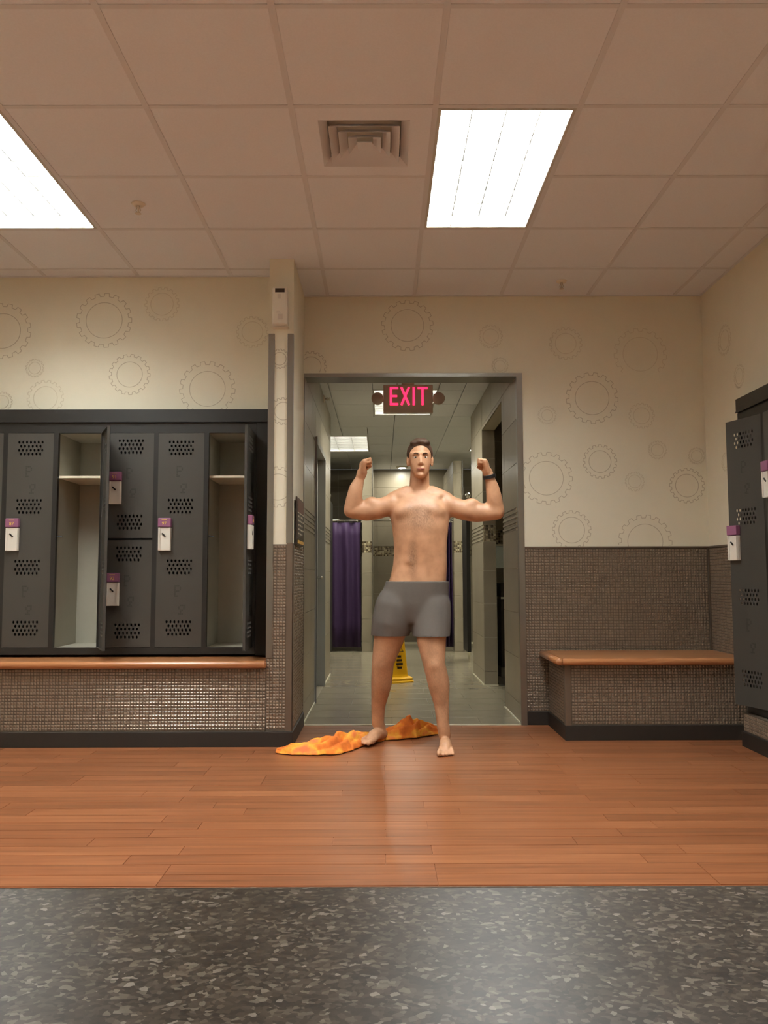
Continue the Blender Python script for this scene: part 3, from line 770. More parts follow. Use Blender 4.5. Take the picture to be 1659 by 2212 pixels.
# hall and showers beyond
BACK2 = 12.95
wsh = wall('wall_shower', (-2.4, 2.6, BACK2, BACK2+.12, 0, CORR_CEIL), (-2.4, -2.3, 8.65, BACK2, 0, CORR_CEIL), (2.5, 2.6, 8.7, BACK2, 0, CORR_CEIL), (-2.4, CX0-.2, 8.55, 8.65, 0, CORR_CEIL), m_='tile_grout')
tiles(wsh, 'y', BACK2, -1, -1.3, 2.0, band='chip')
struct(MB().box(-1.3, 2.0, 12.45, 12.47, 0, .03).build('trim_4', M['strip_white']))
for i, (x0, x1) in enumerate(((-.275, -.135), (.972, 1.10), (-1.35, -1.21))):
    p = struct(MB().box(x0+DEP, x1-DEP, 11.17+DEP, BACK2-DEP-.002, 0, 2.59).build('wall_stall', M['tile_grout']))
    tiles(p, 'y', 11.17+DEP, -1, x0, x1, z1=2.59, band='chip')
    tiles(p, 'x', x1-DEP, 1, 11.18, BACK2-.02, z1=2.59); 
    if i == 1: tiles(p, 'x', x0+DEP, -1, 11.18, BACK2-.02, z1=2.59)
    MB().box(x1-.006, x1+.006, 11.155, 11.17, 0, 2.59).build('edge_strip', M['guard'], p)
def curtain(x0, x1, label, amp, folds, z0=.06, z1=1.745):
    t = thing('shower_curtain', label, 'shower curtain', ((x0+x1)/2, 11.22, z0), group='purple shower curtains')
    n = 90; b = MB(); hw = (x1-x0)/2; vs = []; fs = []
    for j, zz in enumerate((0, .3, .7, 1.1, 1.5, z1-z0)):
        k_ = 1-.35*j/5
        for i in range(n+1):
            u_ = i/n; vs.append((-hw+2*hw*u_+.006*math.sin(7*u_+j), amp*k_*math.sin(2*math.pi*folds*u_+.4*math.sin(5*u_)+.15*j)+.3*amp*math.sin(17*u_+j), zz))
    for j in range(5):
        for i in range(n): a = j*(n+1)+i; fs.append((a, a+1, a+n+2, a+n+1))
    b.add(vs, fs); o = b.build('cloth', M['curtain'], t, True, fix=False)
    md = o.modifiers.new('thickness', 'SOLIDIFY'); md.thickness = .003
    for i in range(int(folds*1.5)+1):
        x = -hw+2*hw*(i+.5)/(int(folds*1.5)+1)
        b = MB(); b.tube([(x+.0, .024*math.cos(a), z1-z0+.012+.024*math.sin(a)) for a in [math.pi*2*q/10 for q in range(11)]], .003, 5, cap=False)
        b.build('curtain_ring', M['steel'], t)
    return t
curtain(-1.2, -.29, 'drawn purple shower curtain hanging to the left of the tiled stall post', .030, 6)
curtain(.80, .958, 'gathered purple shower curtain behind the standing person', .035, 4)
for x0, x1, lab in ((-1.208, -.277, 'chrome rod carrying the drawn purple curtain'), (-.133, .968, 'chrome rod across the open middle shower stall')):
    t = thing('curtain_rod', lab, 'curtain rod', ((x0+x1)/2, 11.22, 1.775), group='chrome shower curtain rods'); hw = (x1-x0)/2
    b = MB(); b.tube([(-hw, 0, 0), (hw, 0, 0)], .0125, 12); b.build('rod', M['steel'], t, True)
    for s_ in (-1, 1): MB().tube([(s_*hw, 0, 0), (s_*(hw-.012), 0, 0)], .03, 14).build('flange', M['steel'], t)
# dark partition door leaves at the hall corners
def dark_panel(x0, x1, y0, y1, label):
    t = thing('partition_panel', label, 'partition', ((x0+x1)/2, (y0+y1)/2, 0), group='dark partition panels')
    hx, hy = (x1-x0)/2, (y1-y0)/2
    MB().cbox(-hx, hx, -hy, hy, .12, 1.92, .004).build('panel', M['black'], t)
    MB().box(-hx*.6, hx*.6, -hy*.9, -hy*.9+.02, .0, .119).build('foot', M['steel'], t)
    MB().sphere((0, -hy+.01, 1.97), .035).tube([(0, -hy+.01, 1.919), (0, -hy+.01, 1.96)], .014, 8).build('cap', M['steel'], t, True)
dark_panel(1.00, 1.045, 9.75, 10.25, 'dark partition panel with chrome cap past the corridor corner by the flexed elbow')
dark_panel(-.66, -.62, 9.75, 10.3, 'thin dark partition edge with chrome cap where the purple curtain begins')
# corridor ceiling
cc = struct(MB().box(-2.4, 2.6, YD, BACK2+.1, CORR_CEIL+.1, CORR_CEIL+.14).build('ceiling_corridor', M['ceil']))
LC = [(-.085, .515, 7.37, 8.50), (-.78, -.17, 9.83, 11.02), (1.17, 1.78, 9.83, 11.02)]
gx = [-2.305+.61*k for k in range(9)]; gy = [YD-.25+.61*k for k in range(13)]
for i in range(8):
    for j in range(12):
        a0, a1, b0, b1 = gx[i], gx[i+1], max(gy[j], YD), min(gy[j+1], BACK2)
        if b1-b0 < .03: continue
        if b0 < 8.5 and (a1 < CX0 or a0 > 2.3): continue
        parts = [(a0, a1, b0, b1)]
        for L_ in LC:
            out = []
            for (p0, p1, q0, q1) in parts:
                if p1 <= L_[0] or p0 >= L_[1] or q1 <= L_[2] or q0 >= L_[3]: out.append((p0, p1, q0, q1)); continue
                if p0 < L_[0]: out.append((p0, L_[0], q0, q1))
                if p1 > L_[1]: out.append((L_[1], p1, q0, q1))
                m0, m1 = max(p0, L_[0]), min(p1, L_[1])
                if q0 < L_[2]: out.append((m0, m1, q0, L_[2]))
                if q1 > L_[3]: out.append((m0, m1, L_[3], q1))
            parts = out
        for (p0, p1, q0, q1) in parts:
            if p1-p0 > .02 and q1-q0 > .02: MB().cbox(p0+.003, p1-.003, q0+.003, q1-.003, CORR_CEIL, CORR_CEIL+.015, .002).build('ceiling_tile', M['ceil'], cc)
G2 = 'troffers of the shower corridor'
for L_, lab in zip(LC, ('corridor ceiling light partly hidden behind the exit sign', 'striped corridor ceiling light above the drawn purple curtain', 'sliver of corridor ceiling light beyond the right tiled wall')):
    troffer(*L_, CORR_CEIL, lab, G2, lamp='lamp_corr', cells=(3, 9))
t = thing('shower_light', 'small bright ceiling lamp deep in the open shower stall', 'ceiling light', (.31, 12.6, CORR_CEIL))
lathe([(.09, 0), (.09, -.012), (.07, -.02), (.06, -.02)], 20).build('rim', M['white'], t, True)
lathe([(.06, -.019), (.05, -.024), (.01, -.026)], 20).build('lens', M['lamp'], t, True)
ld = bpy.data.lights.new('shower_glow', 'AREA'); ld.shape = 'DISK'; ld.size = .12; ld.energy = 5; ld.color = CORR_COL
lo = bpy.data.objects.new('shower_glow', ld); C.objects.link(lo); lo.parent = t; lo.location = (0, 0, -.03)

# ------------------------------------------------------------------ exit sign with emergency lamp heads
t = thing('exit_sign', 'ceiling hung exit sign with red letters and round lamp heads in the corridor', 'exit sign', (.213, 6.6, 2.327))
MB().cbox(-.201, .201, -.03, .03, 0, .23, .006).build('housing', M['exit_body'], t)
ex = bpy.data.objects.new('x', None); bpy.data.objects.remove(ex)
def stroke(b, p, q, w_=.017):
    p, q = Vector(p), Vector(q); d = (q-p).normalized(); n_ = Vector((-d.y, d.x))*w_/2; p = p-d*w_/2; q = q+d*w_/2
    pts = [p-n_, q-n_, q+n_, p+n_]
    b.add([(a.x, -.0325, a.y) for a in pts]+[(a.x, -.0295, a.y) for a in pts], [(0,1,2,3),(4,7,6,5),(0,4,5,1),(1,5,6,2),(2,6,7,3),(3,7,4,0)])
lz0, lz1 = .062+.009, .211-.009; lm = (lz0+lz1)/2
for ch, x, strokes in (('e', -.140, [((0, lz0), (0, lz1)), ((.017, lz1), (.05, lz1)), ((.017, lm), (.042, lm)), ((.017, lz0), (.05, lz0))]),
                       ('x', -.052, [((0, lz0), (.056, lz1)), ((0, lz1), (.056, lz0))]),
                       ('i', .045, [((0, lz0), (0, lz1))]),
                       ('t', .085, [((0, lz1), (.064, lz1)), ((.032, lz0), (.032, lz1-.017))])):
    b = MB()
    for p, q in strokes: stroke(b, (p[0]+x, p[1]), (q[0]+x, q[1]))
    b.build('letter', M['exit_red'], t)
for s_ in (-1, 1):
    o = MB().tube([(s_*.201, 0, .115), (s_*.215, 0, .115)], .02, 10).build('lamp_bracket', M['exit_body'], t)
    b = MB(); b.tube([(s_*.248, -.05, .115), (s_*.248, -.045, .115), (s_*.248, .0, .115), (s_*.248, .04, .115)], [.046, .05, .046, .02], 20)
    h_ = b.build('lamp_head', M['exit_body'], t, True)
MB().cbox(-.05, .05, -.03, .03, .231, CORR_CEIL-2.327-.0005, .004).build('ceiling_mount', M['exit_body'], t)

# ------------------------------------------------------------------ wing wall fittings
t = thing('wall_dispenser', 'white air freshener dispenser high on the narrow wing wall', 'dispenser', (-.622, WING_Y, 2.653))
MB().cbox(-.046, .046, -.075, -.0005, -.115, .12, .010).build('body', M['white'], t)
MB().cbox(-.050, .050, -.045, -.0005, -.122, -.116, .002).build('base_lip', M['white'], t)
MB().box(-.029, .029, -.0765, -.0751, .085, .11).build('window', M['exit_body'], t).active_material = M['plaque_dark']
b = MB(); b.box(-.014, .006, -.0765, -.0751, .045, .075); b.box(-.012, .018, -.0765, -.0751, -.085, -.05); b.box(-.02, .0, -.0765, -.0751, -.035, -.032); b.box(-.02, .008, -.0765, -.0751, -.045, -.042)
b.build('printed_mark', M['exit_body'], t)
t = thing('wall_plaque', 'small maroon and brown door plaque on the side of the wing wall', 'sign', (WING_X1+.0105, 5.27, 1.2))
MB().cbox(.0, .010, -.21, .21, .0, .30, .002).build('back_plate', M['plaque_dark'], t)
MB().box(.0101, .0125, -.17, .195, .21, .29).build('title_field', M['plaque_red'], t)
MB().box(.0101, .0125, -.17, .195, .045, .2).build('text_field', M['plaque_dark'], t)
MB().box(.0101, .0125, -.17, .195, .012, .033).build('gold_stripe', M['plaque_gold'], t)
b = MB(); rn = random.Random(3); 
MB().box(.0126, .0132, -.17, .195, .203, .208).build('rule', M['white'], t)
for r_ in range(5):
    y_ = -.15
    while y_ < .12:
        l = rn.uniform(.03, .07); b.box(.0126, .0132, y_, y_+l, .178-.027*r_, .188-.027*r_); y_ += l+rn.uniform(.02, .05)
b.build('lettering', M['white'], t)

# ------------------------------------------------------------------ yellow floor sign
t = thing('wet_floor_cone', 'yellow four-sided wet floor cone behind the standing leg', 'floor sign', (.115, 8.02, 0), math.radians(28))
def sq(b, levels):
    vs = []; fs = []; n = 16
    for r_, z_, p in levels:
        for k in range(n):
            a = 2*math.pi*k/n; c_, s_ = math.cos(a), math.sin(a); e = 2/p
            vs.append((r_*math.copysign(abs(c_)**e, c_), r_*math.copysign(abs(s_)**e, s_), z_))
    for i in range(len(levels)-1):
        for k in range(n): fs.append((i*n+k, i*n+(k+1) % n, (i+1)*n+(k+1) % n, (i+1)*n+k))
    fs.append(tuple(range(n))); fs.append(tuple(range((len(levels)-1)*n, len(levels)*n))); b.add(vs, fs)
b = MB(); sq(b, [(.150, 0, 7), (.150, .012, 7), (.142, .02, 7), (.142, .04, 7), (.122, .055, 7)]); b.build('base', M['yellow'], t)
b = MB(); sq(b, [(.112, .05, 6), (.105, .075, 6), (.078, .42, 6), (.058, .58, 5), (.040, .64, 4), (.02, .66, 3)]); b.build('body', M['yellow'], t)
for k in range(4):
    R4 = Matrix.Rotation(k*math.pi/2, 4, 'Z') @ Matrix.Translation((0, -.1005, .2)) @ Matrix.Rotation(math.radians(-4.4), 4, 'X')
    b = MB()
    for i, wd_ in enumerate((.05, .07, .06, .04)): b.box(-wd_/2, wd_/2, -.002, .001, .035*i-.07, .035*i-.05)
    for p, q in (((-.045, .09), (.045, .09)), ((.045, .09), (0, .18)), ((0, .18), (-.045, .09))):
        p, q = Vector((p[0], 0, p[1])), Vector((q[0], 0, q[1])); b.tube([p, q], .003, 4)
    b.v = [tuple(R4 @ Vector(p)) for p in b.v]
    b.build('printed_warning', M['sign_dark'], t)

# ------------------------------------------------------------------ orange towel on the floor
t = thing('towel', 'crumpled orange towel trailing over the wood floor under the foot', 'towel', (-.1, 5.0, 0))
path = [(-.605, 4.80), (-.52, 4.785), (-.40, 4.80), (-.29, 4.85), (-.21, 4.95), (-.13, 5.09), (-.02, 5.20), (.08, 5.22), (.17, 5.28), (.26, 5.33), (.36, 5.37)]
wid = [.018, .06, .095, .11, .085, .075, .075, .075, .08, .065, .03]
hgt = [.02, .05, .065, .085, .09, .06, .03, .085, .125, .09, .03]
def lerp(L, s):
    i = min(int(s), len(L)-2); f_ = s-i; f2 = f_
    a, b_ = L[i], L[i+1]
    return tuple(p+(q-p)*f2 for p, q in zip(a, b_)) if isinstance(a, tuple) else a+(b_-a)*f2
from mathutils import noise as mn
NS, NT = 170, 44; vs = []; fs = []
for i in range(NS+1):
    s_ = i/NS*(len(path)-1); p = Vector(lerp(path, s_)); q = Vector(lerp(path, min(s_+.3, len(path)-1)))-Vector(lerp(path, max(s_-.3, 0))); q.normalize(); n_ = Vector((-q.y, q.x))
    wd_, ht = lerp(wid, s_), lerp(hgt, s_)
    edge = 1+.25*mn.noise((s_*1.7, 5, 0))+.12*mn.noise((s_*5, 9, 0))
    for j in range(NT+1):
        tt = -1+2*j/NT
        bulge = max(0, 1-abs(tt)**2.6)
        fold = abs(math.sin(tt*6+2.4*math.sin(s_*1.1)+2.2*mn.noise((s_*.8, tt*1.2, 3))))**.8
        fold2 = .7*mn.noise((s_*1.6, tt*2.4, 1.0))+.3*abs(mn.noise((s_*3.5, tt*3.5, 2.0)))
        z_ = .004+ht*bulge*(.45+.48*fold+.45*fold2)
        pt = p+n_*tt*wd_*edge+q*.02*mn.noise((s_*2, tt*3, 8))
        vs.append((pt.x+.1, pt.y-5.0, max(.003, z_)))
for i in range(NS):
    for j in range(NT): a = i*(NT+1)+j; fs.append((a, a+NT+1, a+NT+2, a+1))
b = MB(); b.add(vs, fs); o = b.build('cloth', M['towel'], t, True)
md = o.modifiers.new('thickness', 'SOLIDIFY'); md.thickness = .003; md.offset = 1
ms = o.modifiers.new('soften', 'SMOOTH'); ms.factor = .5; ms.iterations = 3

# ------------------------------------------------------------------ the standing person
m, nt, b = new_mat('skin'); M['skin'] = m
geo = nt.nodes.new('ShaderNodeNewGeometry')
n1 = nt.nodes.new('ShaderNodeTexNoise'); n1.inputs['Scale'].default_value = 14; n1.inputs['Detail'].default_value = 5
nt.links.new(geo.outputs['Position'], n1.inputs['Vector'])
r1 = ramp(nt, n1.outputs['Fac'], [(.3, srgb(178, 132, 98)), (.55, srgb(198, 150, 114)), (.75, srgb(208, 158, 124))])
def sphere_mask(c, r_, scale):
    vm = nt.nodes.new('ShaderNodeVectorMath'); vm.operation = 'SUBTRACT'; vm.inputs[1].default_value = c
    nt.links.new(geo.outputs['Position'], vm.inputs[0])
    v2 = nt.nodes.new('ShaderNodeVectorMath'); v2.operation = 'MULTIPLY'; v2.inputs[1].default_value = scale; nt.links.new(vm.outputs[0], v2.inputs[0])
    v3 = nt.nodes.new('ShaderNodeVectorMath'); v3.operation = 'LENGTH'; nt.links.new(v2.outputs[0], v3.inputs[0])
    mr = nt.nodes.new('ShaderNodeMapRange'); mr.inputs['From Min'].default_value = r_; mr.inputs['From Max'].default_value = r_*.35; nt.links.new(v3.outputs['Value'], mr.inputs['Value'])
    return mr.outputs['Result']
hn = nt.nodes.new('ShaderNodeTexNoise'); hn.inputs['Scale'].default_value = 190; hn.inputs['Detail'].default_value = 4
hv = nt.nodes.new('ShaderNodeMapping'); hv.inputs['Scale'].default_value = (1, 1, .45); nt.links.new(geo.outputs['Position'], hv.inputs['Vector']); nt.links.new(hv.outputs['Vector'], hn.inputs['Vector'])
hr = ramp(nt, hn.outputs['Fac'], [(.30, (.25, .25, .25, 1)), (.72, (1, 1, 1, 1))])
cc1 = at(905, 1118, 4.85)
mk = sphere_mask(tuple(cc1), .15, (1, .6, 1.25)); mk2 = sphere_mask(tuple(at(892, 1205, 4.85)), .13, (3.4, .6, .9))
mxm = nt.nodes.new('ShaderNodeMath'); mxm.operation = 'MAXIMUM'; nt.links.new(mk, mxm.inputs[0]); nt.links.new(mk2, mxm.inputs[1])
sx = nt.nodes.new('ShaderNodeSeparateXYZ'); nt.links.new(geo.outputs['Position'], sx.inputs[0])
lg = nt.nodes.new('ShaderNodeMapRange'); lg.inputs['From Min'].default_value = .78; lg.inputs['From Max'].default_value = .5; lg.inputs['To Max'].default_value = .55; nt.links.new(sx.outputs['Z'], lg.inputs['Value'])
ft = nt.nodes.new('ShaderNodeMapRange'); ft.inputs['From Min'].default_value = .08; ft.inputs['From Max'].default_value = .2; nt.links.new(sx.outputs['Z'], ft.inputs['Value'])
lm_ = nt.nodes.new('ShaderNodeMath'); lm_.operation = 'MULTIPLY'; nt.links.new(lg.outputs[0], lm_.inputs[0]); nt.links.new(ft.outputs[0], lm_.inputs[1])
mx2 = nt.nodes.new('ShaderNodeMath'); mx2.operation = 'MAXIMUM'; nt.links.new(mxm.outputs[0], mx2.inputs[0]); nt.links.new(lm_.outputs[0], mx2.inputs[1])
ml = nt.nodes.new('ShaderNodeMath'); ml.operation = 'MULTIPLY'; nt.links.new(hr.outputs['Color'], ml.inputs[0]); nt.links.new(mx2.outputs[0], ml.inputs[1])
ml2 = nt.nodes.new('ShaderNodeMath'); ml2.operation = 'MULTIPLY'; ml2.inputs[1].default_value = .7; nt.links.new(ml.outputs[0], ml2.inputs[0])
mix = nt.nodes.new('ShaderNodeMix'); mix.data_type = 'RGBA'; nt.links.new(ml2.outputs[0], mix.inputs['Factor']); nt.links.new(r1.outputs['Color'], mix.inputs['A']); mix.inputs['B'].default_value = srgb(104, 74, 54)
nt.links.new(mix.outputs['Result'], b.inputs['Base Color']); b.inputs['Roughness'].default_value = .5
M['hair'] = mat('brown_hair', srgb(74, 52, 36), .7, noise=.3, nscale=90, bump=.5, bscale=160)
M['eye'] = mat('eye_white', srgb(228, 222, 214), .25); M['iris'] = mat('iris', srgb(62, 48, 36), .2)
M['lips'] = mat('lips', srgb(178, 112, 98), .5)
M['shorts'] = mat('shorts_fabric', srgb(96, 90, 84), .85, noise=.08, nscale=60, bump=.2, bscale=500)

PY = 4.97
SC = PY/F_PX
def J(x, y, Y=PY): return at(x, y, Y)
def limb(b, pts, radii, n=16, flat=1., ref=None):
    """Round-ended tapered tube; radii in metres; flat squeezes depth."""
    P = []; R_ = []
    pts = [Vector(p) for p in pts]
    d0 = (pts[0]-pts[1]).normalized(); d1 = (pts[-1]-pts[-2]).normalized()
    for k in (80, 55, 30): a = math.radians(k); P.append(pts[0]+d0*radii[0]*math.sin(a)*.9); R_.append(radii[0]*math.cos(a))
    P += pts; R_ += list(radii)
    for k in (30, 55, 80): a = math.radians(k); P.append(pts[-1]+d1*radii[-1]*math.sin(a)*.9); R_.append(radii[-1]*math.cos(a))
    # resample
    vs = []; fs = []
    for i, p in enumerate(P):
        d = (P[min(i+1, len(P)-1)]-P[max(i-1, 0)]).normalized()
        rf = Vector(ref) if ref else (Vector((0, 1, 0)) if abs(d.y) < .8 else Vector((1, 0, 0)))
        a = d.cross(rf).normalized(); c_ = a.cross(d).normalized()
        for k in range(n):
            th = 2*math.pi*k/n; vs.append(p+a*math.cos(th)*R_[i]+c_*math.sin(th)*R_[i]*flat)
    for i in range(len(P)-1):
        for k in range(n): fs.append((i*n+k, i*n+(k+1) % n, (i+1)*n+(k+1) % n, (i+1)*n+k))
    fs.append(tuple(range(n))[::-1]); fs.append(tuple(range((len(P)-1)*n, len(P)*n)))
    b.add(vs, fs)
def loft(b, rings, n=28, p=2.3):
    vs = []; fs = []
    for c, rx, ry in rings:
        for k in range(n):
            a = 2*math.pi*k/n; c_, s_ = math.cos(a), math.sin(a)
            vs.append((c[0]+rx*math.copysign(abs(c_)**(2/p), c_), c[1]+ry*math.copysign(abs(s_)**(2/p), s_), c[2]))
    for i in range(len(rings)-1):
        for k in range(n): fs.append((i*n+k, i*n+(k+1) % n, (i+1)*n+(k+1) % n, (i+1)*n+k))
    fs.append(tuple(range(n))); fs.append(tuple(range((len(rings)-1)*n, len(rings)*n))); b.add(vs, fs)

HIPL, HIPR = J(856, 1306), J(930, 1306)
KNL, KNR = J(827, 1432, 4.99), J(938, 1435, 4.87)
ANL, ANR = J(816, 1560, 5.10), J(957, 1566, 4.86)
def torso(b, grow=0., top=True):
    rs = []
    for x, y, hw, dp, dy in ((893, 1345, 30, .085, .0), (893, 1328, 58, .105, .01), (893, 1305, 68, .118, .012), (897, 1280, 66, .118, .010), (903, 1250, 61, .108, .0), (907, 1222, 58.5, .102, -.005),
                             (908, 1195, 57, .110, -.004), (908, 1168, 58, .121, -.003), (908, 1140, 61, .128, .0), (907, 1115, 65, .126, .008), (906, 1095, 68, .118, .012), (906, 1080, 62, .10, .018), (906, 1069, 44, .08, .022), (906, 1060, 26, .065, .022)):
        if not top and y < 1225: continue
        c = J(x, y); rs.append(((c.x, c.y+dy, c.z), hw*SC+grow, dp+grow))
    loft(b, rs)
def legs(b, grow=0., upto=None):
    tl = [HIPL, J(847, 1345, 4.97), J(839, 1385, 4.98), KNL, J(824, 1478, 5.03), J(817, 1525, 5.08), ANL]
    rl = [.105, .104, .090, .068, .064, .044, .040]
    tr = [HIPR, J(931, 1345, 4.94), J(932, 1385, 4.90), KNR, J(948, 1478, 4.875), J(954, 1525, 4.87), ANR]
    rr = [.104, .100, .088, .066, .066, .044, .038]
    k = upto or 7
    limb(b, tl[:k], [q+grow for q in rl[:k]]); limb(b, tr[:k], [q+grow for q in rr[:k]])
bd = MB()
torso(bd); legs(bd)
# muscle forms
for x, y, s_ in ((879, 1112, 1), (934, 1112, 1)):
    c = J(x, y-5, PY-.068); bd.sphere(tuple(c), (.082, .050, .064))
for s_, (x, y) in ((-1, (846, 1088)), (1, (968, 1089))): bd.sphere(tuple(J(x, y)), (.062, .066, .060))
limb(bd, [J(880, 1062), J(848, 1078)], [.040, .045]); limb(bd, [J(932, 1062), J(965, 1078)], [.040, .045])        # trapezius
for x in (880, 912): bd.sphere(tuple(J(x, 1310, PY+.10)), (.085, .07, .09))                                              # seat
for K in (KNL, KNR): bd.sphere((K.x, K.y-.030, K.z), (.046, .042, .056))
for K, A, s_ in ((KNL, ANL, -1), (KNR, ANR, 1)):
    c = K.lerp(A, .33); bd.sphere((c.x+.006*s_, c.y+.03, c.z), (.056, .055, .105))
for x0, x1 in ((899, 950), (913, 864)):
    limb(bd, [J(x0+7, 1074, PY-.06), J(x1, 1071, PY-.05)], [.010, .012], 10)                                      # collar bones
for s_ in (-1, 1):
    for y in (1165, 1188, 1211): bd.sphere(tuple(J(903+s_*16, y, PY-.088)), (.040, .024, .034))                       # abdomen
# arms
EL, ER = J(757, 1104, 4.93), J(1075, 1107, 4.93)
WL, WR = J(779, 1030, 4.90), J(1057, 1029, 4.90)
limb(bd, [J(846, 1090), J(815, 1100, 4.96), J(790, 1104, 4.95), EL], [.062, .063, .062, .045])
limb(bd, [J(968, 1091), J(1000, 1102, 4.96), J(1030, 1107, 4.95), ER], [.062, .062, .061, .046])
bd.sphere(tuple(J(803, 1090, 4.945)), (.058, .050, .050)); bd.sphere(tuple(J(1018, 1093, 4.945)), (.058, .050, .050))
limb(bd, [EL, J(765, 1080, 4.92), J(769, 1055, 4.91), WL], [.045, .052, .044, .028], flat=.9)
limb(bd, [ER, J(1068, 1080, 4.92), J(1064, 1055, 4.91), WR], [.045, .050, .043, .029], flat=.9)
def remesh(mb, voxel, smooth_it):
    me = mb.mesh('tmp', M['skin']); o = bpy.data.objects.new('tmp', me); C.objects.link(o)
    md = o.modifiers.new('r', 'REMESH'); md.mode = 'VOXEL'; md.voxel_size = voxel; md.use_smooth_shade = True
    ms = o.modifiers.new('s', 'SMOOTH'); ms.factor = .5; ms.iterations = smooth_it
    dg = bpy.context.evaluated_depsgraph_get(); out = bpy.data.meshes.new_from_object(o.evaluated_get(dg))
    bpy.data.objects.remove(o); return out
base = remesh(bd, .007, 22)
bd = MB(); bd.add([v_.co for v_ in base.vertices], [list(p_.vertices) for p_ in base.polygons])
# neck and head
HX = J(907, 995).x; HZ = J(907, 995).z; HY = PY-.01
limb(bd, [(J(906, 1066).x, PY+.02, J(906, 1066).z), (HX, PY+.015, HZ-.06)], [.064, .057])
def H(x, y, z): return (HX+x, HY+y, HZ+z)
bd.sphere(H(0, .012, .035), (.074, .093, .085), 20, 14)      # skull
loft(bd, [(H(0, -.052, -.112), .018, .018), (H(0, -.045, -.100), .036, .036), (H(0, -.036, -.075), .052, .052), (H(0, -.028, -.04), .060, .064), (H(0, -.02, .0), .065, .074), (H(0, -.01, .04), .066, .08)], 22)
limb(bd, [H(0, -.092, .010), H(0, -.099, -.014), H(0, -.104, -.028)], [.007, .009, .0105], 10)      # nose
for s_ in (-1, 1):
    bd.sphere(H(s_*.011, -.094, -.032), .0085, 8, 6)
    limb(bd, [H(s_*.012, -.090, .026), H(s_*.042, -.080, .026)], [.010, .009], 8)                 # brow
    bd.sphere(H(s_*.040, -.056, -.025), (.020, .018, .020))                                          # cheek
    bd.sphere(H(s_*.075, .006, -.006), (.009, .020, .031)); bd.sphere(H(s_*.073, -.002, -.03), (.007, .011, .010))   # ears
bd.sphere(H(0, -.088, -.058), (.024, .010, .008)); bd.sphere(H(0, -.086, -.069), (.021, .010, .008)); bd.sphere(H(0, -.080, -.098), (.02, .014, .013))
# hands: fists curled towards the head
def fist(W, up, curl, spread, big):
    """W wrist, up along the forearm, curl towards the head, spread across the knuckles."""
    up, curl, spread = (Vector(q).normalized() for q in (up, curl, spread))
    limb(bd, [W, W+up*.03+curl*.004], [.029, .031])
    pc = W+up*.052+curl*.006
    for k in range(-2, 3): limb(bd, [W+up*.022+spread*.010*k+curl*.004, W+up*.088+spread*.0165*k-curl*.004], [.017, .0165], 10)
    for k, ln in ((-1.5, .92), (-.5, 1.02), (.5, 1.0), (1.5, .84)):
        k0 = W+up*.092+spread*.0222*k-curl*.004
        k1 = k0+(curl*.042+up*.012)*ln
        k2 = k1+(-up*.026+curl*.006)*ln
        k3 = k2+(-curl*.020-up*.004)*ln
        limb(bd, [k0, k1, k2, k3], [.0100, .0092, .0086, .0080], 10)
    th0 = W+up*.030+spread*.026*big+curl*.010
    limb(bd, [th0, th0+up*.026+curl*.022+spread*.010*big, th0+up*.036+curl*.044-spread*.004*big], [.015, .012, .0095], 10)
fist(WL, (.22, -.15, .95), (.93, -.1, .10), (.25, -.95, .1), -1)
fist(WR, (-.30, -.15, .93), (-.93, -.1, -.06), (-.25, -.95, .1), -1)
# feet
def foot(A, heel, toe, lift=0.):
    heel, toe = Vector(heel), Vector(toe); d = (toe-heel); L_ = d.length; d.normalize(); s_ = Vector((-d.y, d.x, 0))
    z = Vector((0, 0, 1))
    limb(bd, [A, A.lerp(heel+d*.05+z*.055, .7)], [.038, .036])
    limb(bd, [heel+d*.035+z*(.032+lift), heel+d*.09+z*(.045+lift), heel+d*.15+z*(.036+lift), heel+d*(L_-.07)+z*(.022+lift)], [.032, .036, .034, .021], 14, ref=(0, 0, 1))
    for k in range(-2, 3): limb(bd, [heel+d*.10+s_*.006*k+z*(.04+lift), heel+d*(L_-.065)+s_*.0165*k+z*(.018+lift)], [.022, .0165], 10)
    return d, s_, L_
def toes(heel, d, s_, L_, inner, lift=0.):
    heel = Vector(heel); z = Vector((0, 0, 1))
    for i, (off, ln, r_) in enumerate(((-.034, .0, .0155), (-.012, -.002, .0105), (.005, -.010, .010), (.021, -.018, .0095), (.036, -.028, .0092))):
        p = heel+d*(L_-.07)+s_*off*inner*1.02+z*(.017+lift); q = heel+d*(L_-.014+ln)+s_*off*inner*1.12+z*(r_+.001+lift)
        limb(bd, [p, p.lerp(q, .6)+z*.004, q], [r_*1.05, r_, r_*.92], 10)
hl, tl_ = (.018, 5.165, 0), (-.125, 4.925, 0)
d_, s_, L_ = foot(ANL, hl, tl_, .012); toes(hl, d_, s_, L_, -1, .012)
hr_, tr_ = (.368, 4.915, 0), (.352, 4.665, 0)
d_, s_, L_ = foot(ANR, hr_, tr_, .0); toes(hr_, d_, s_, L_, 1)

per = thing('person', 'barefoot man flexing both arms in the doorway, in plain grey shorts with black wristband', 'person', (.2, PY, 0))
inv = Matrix.Translation((-.2, -PY, 0))
bm_ = remesh(bd, .0046, 4); bm_.transform(inv); bm_.materials.clear(); bm_.materials.append(M['skin'])
bm_.polygons.foreach_set('use_smooth', [True]*len(bm_.polygons))
link('body', bm_, per)
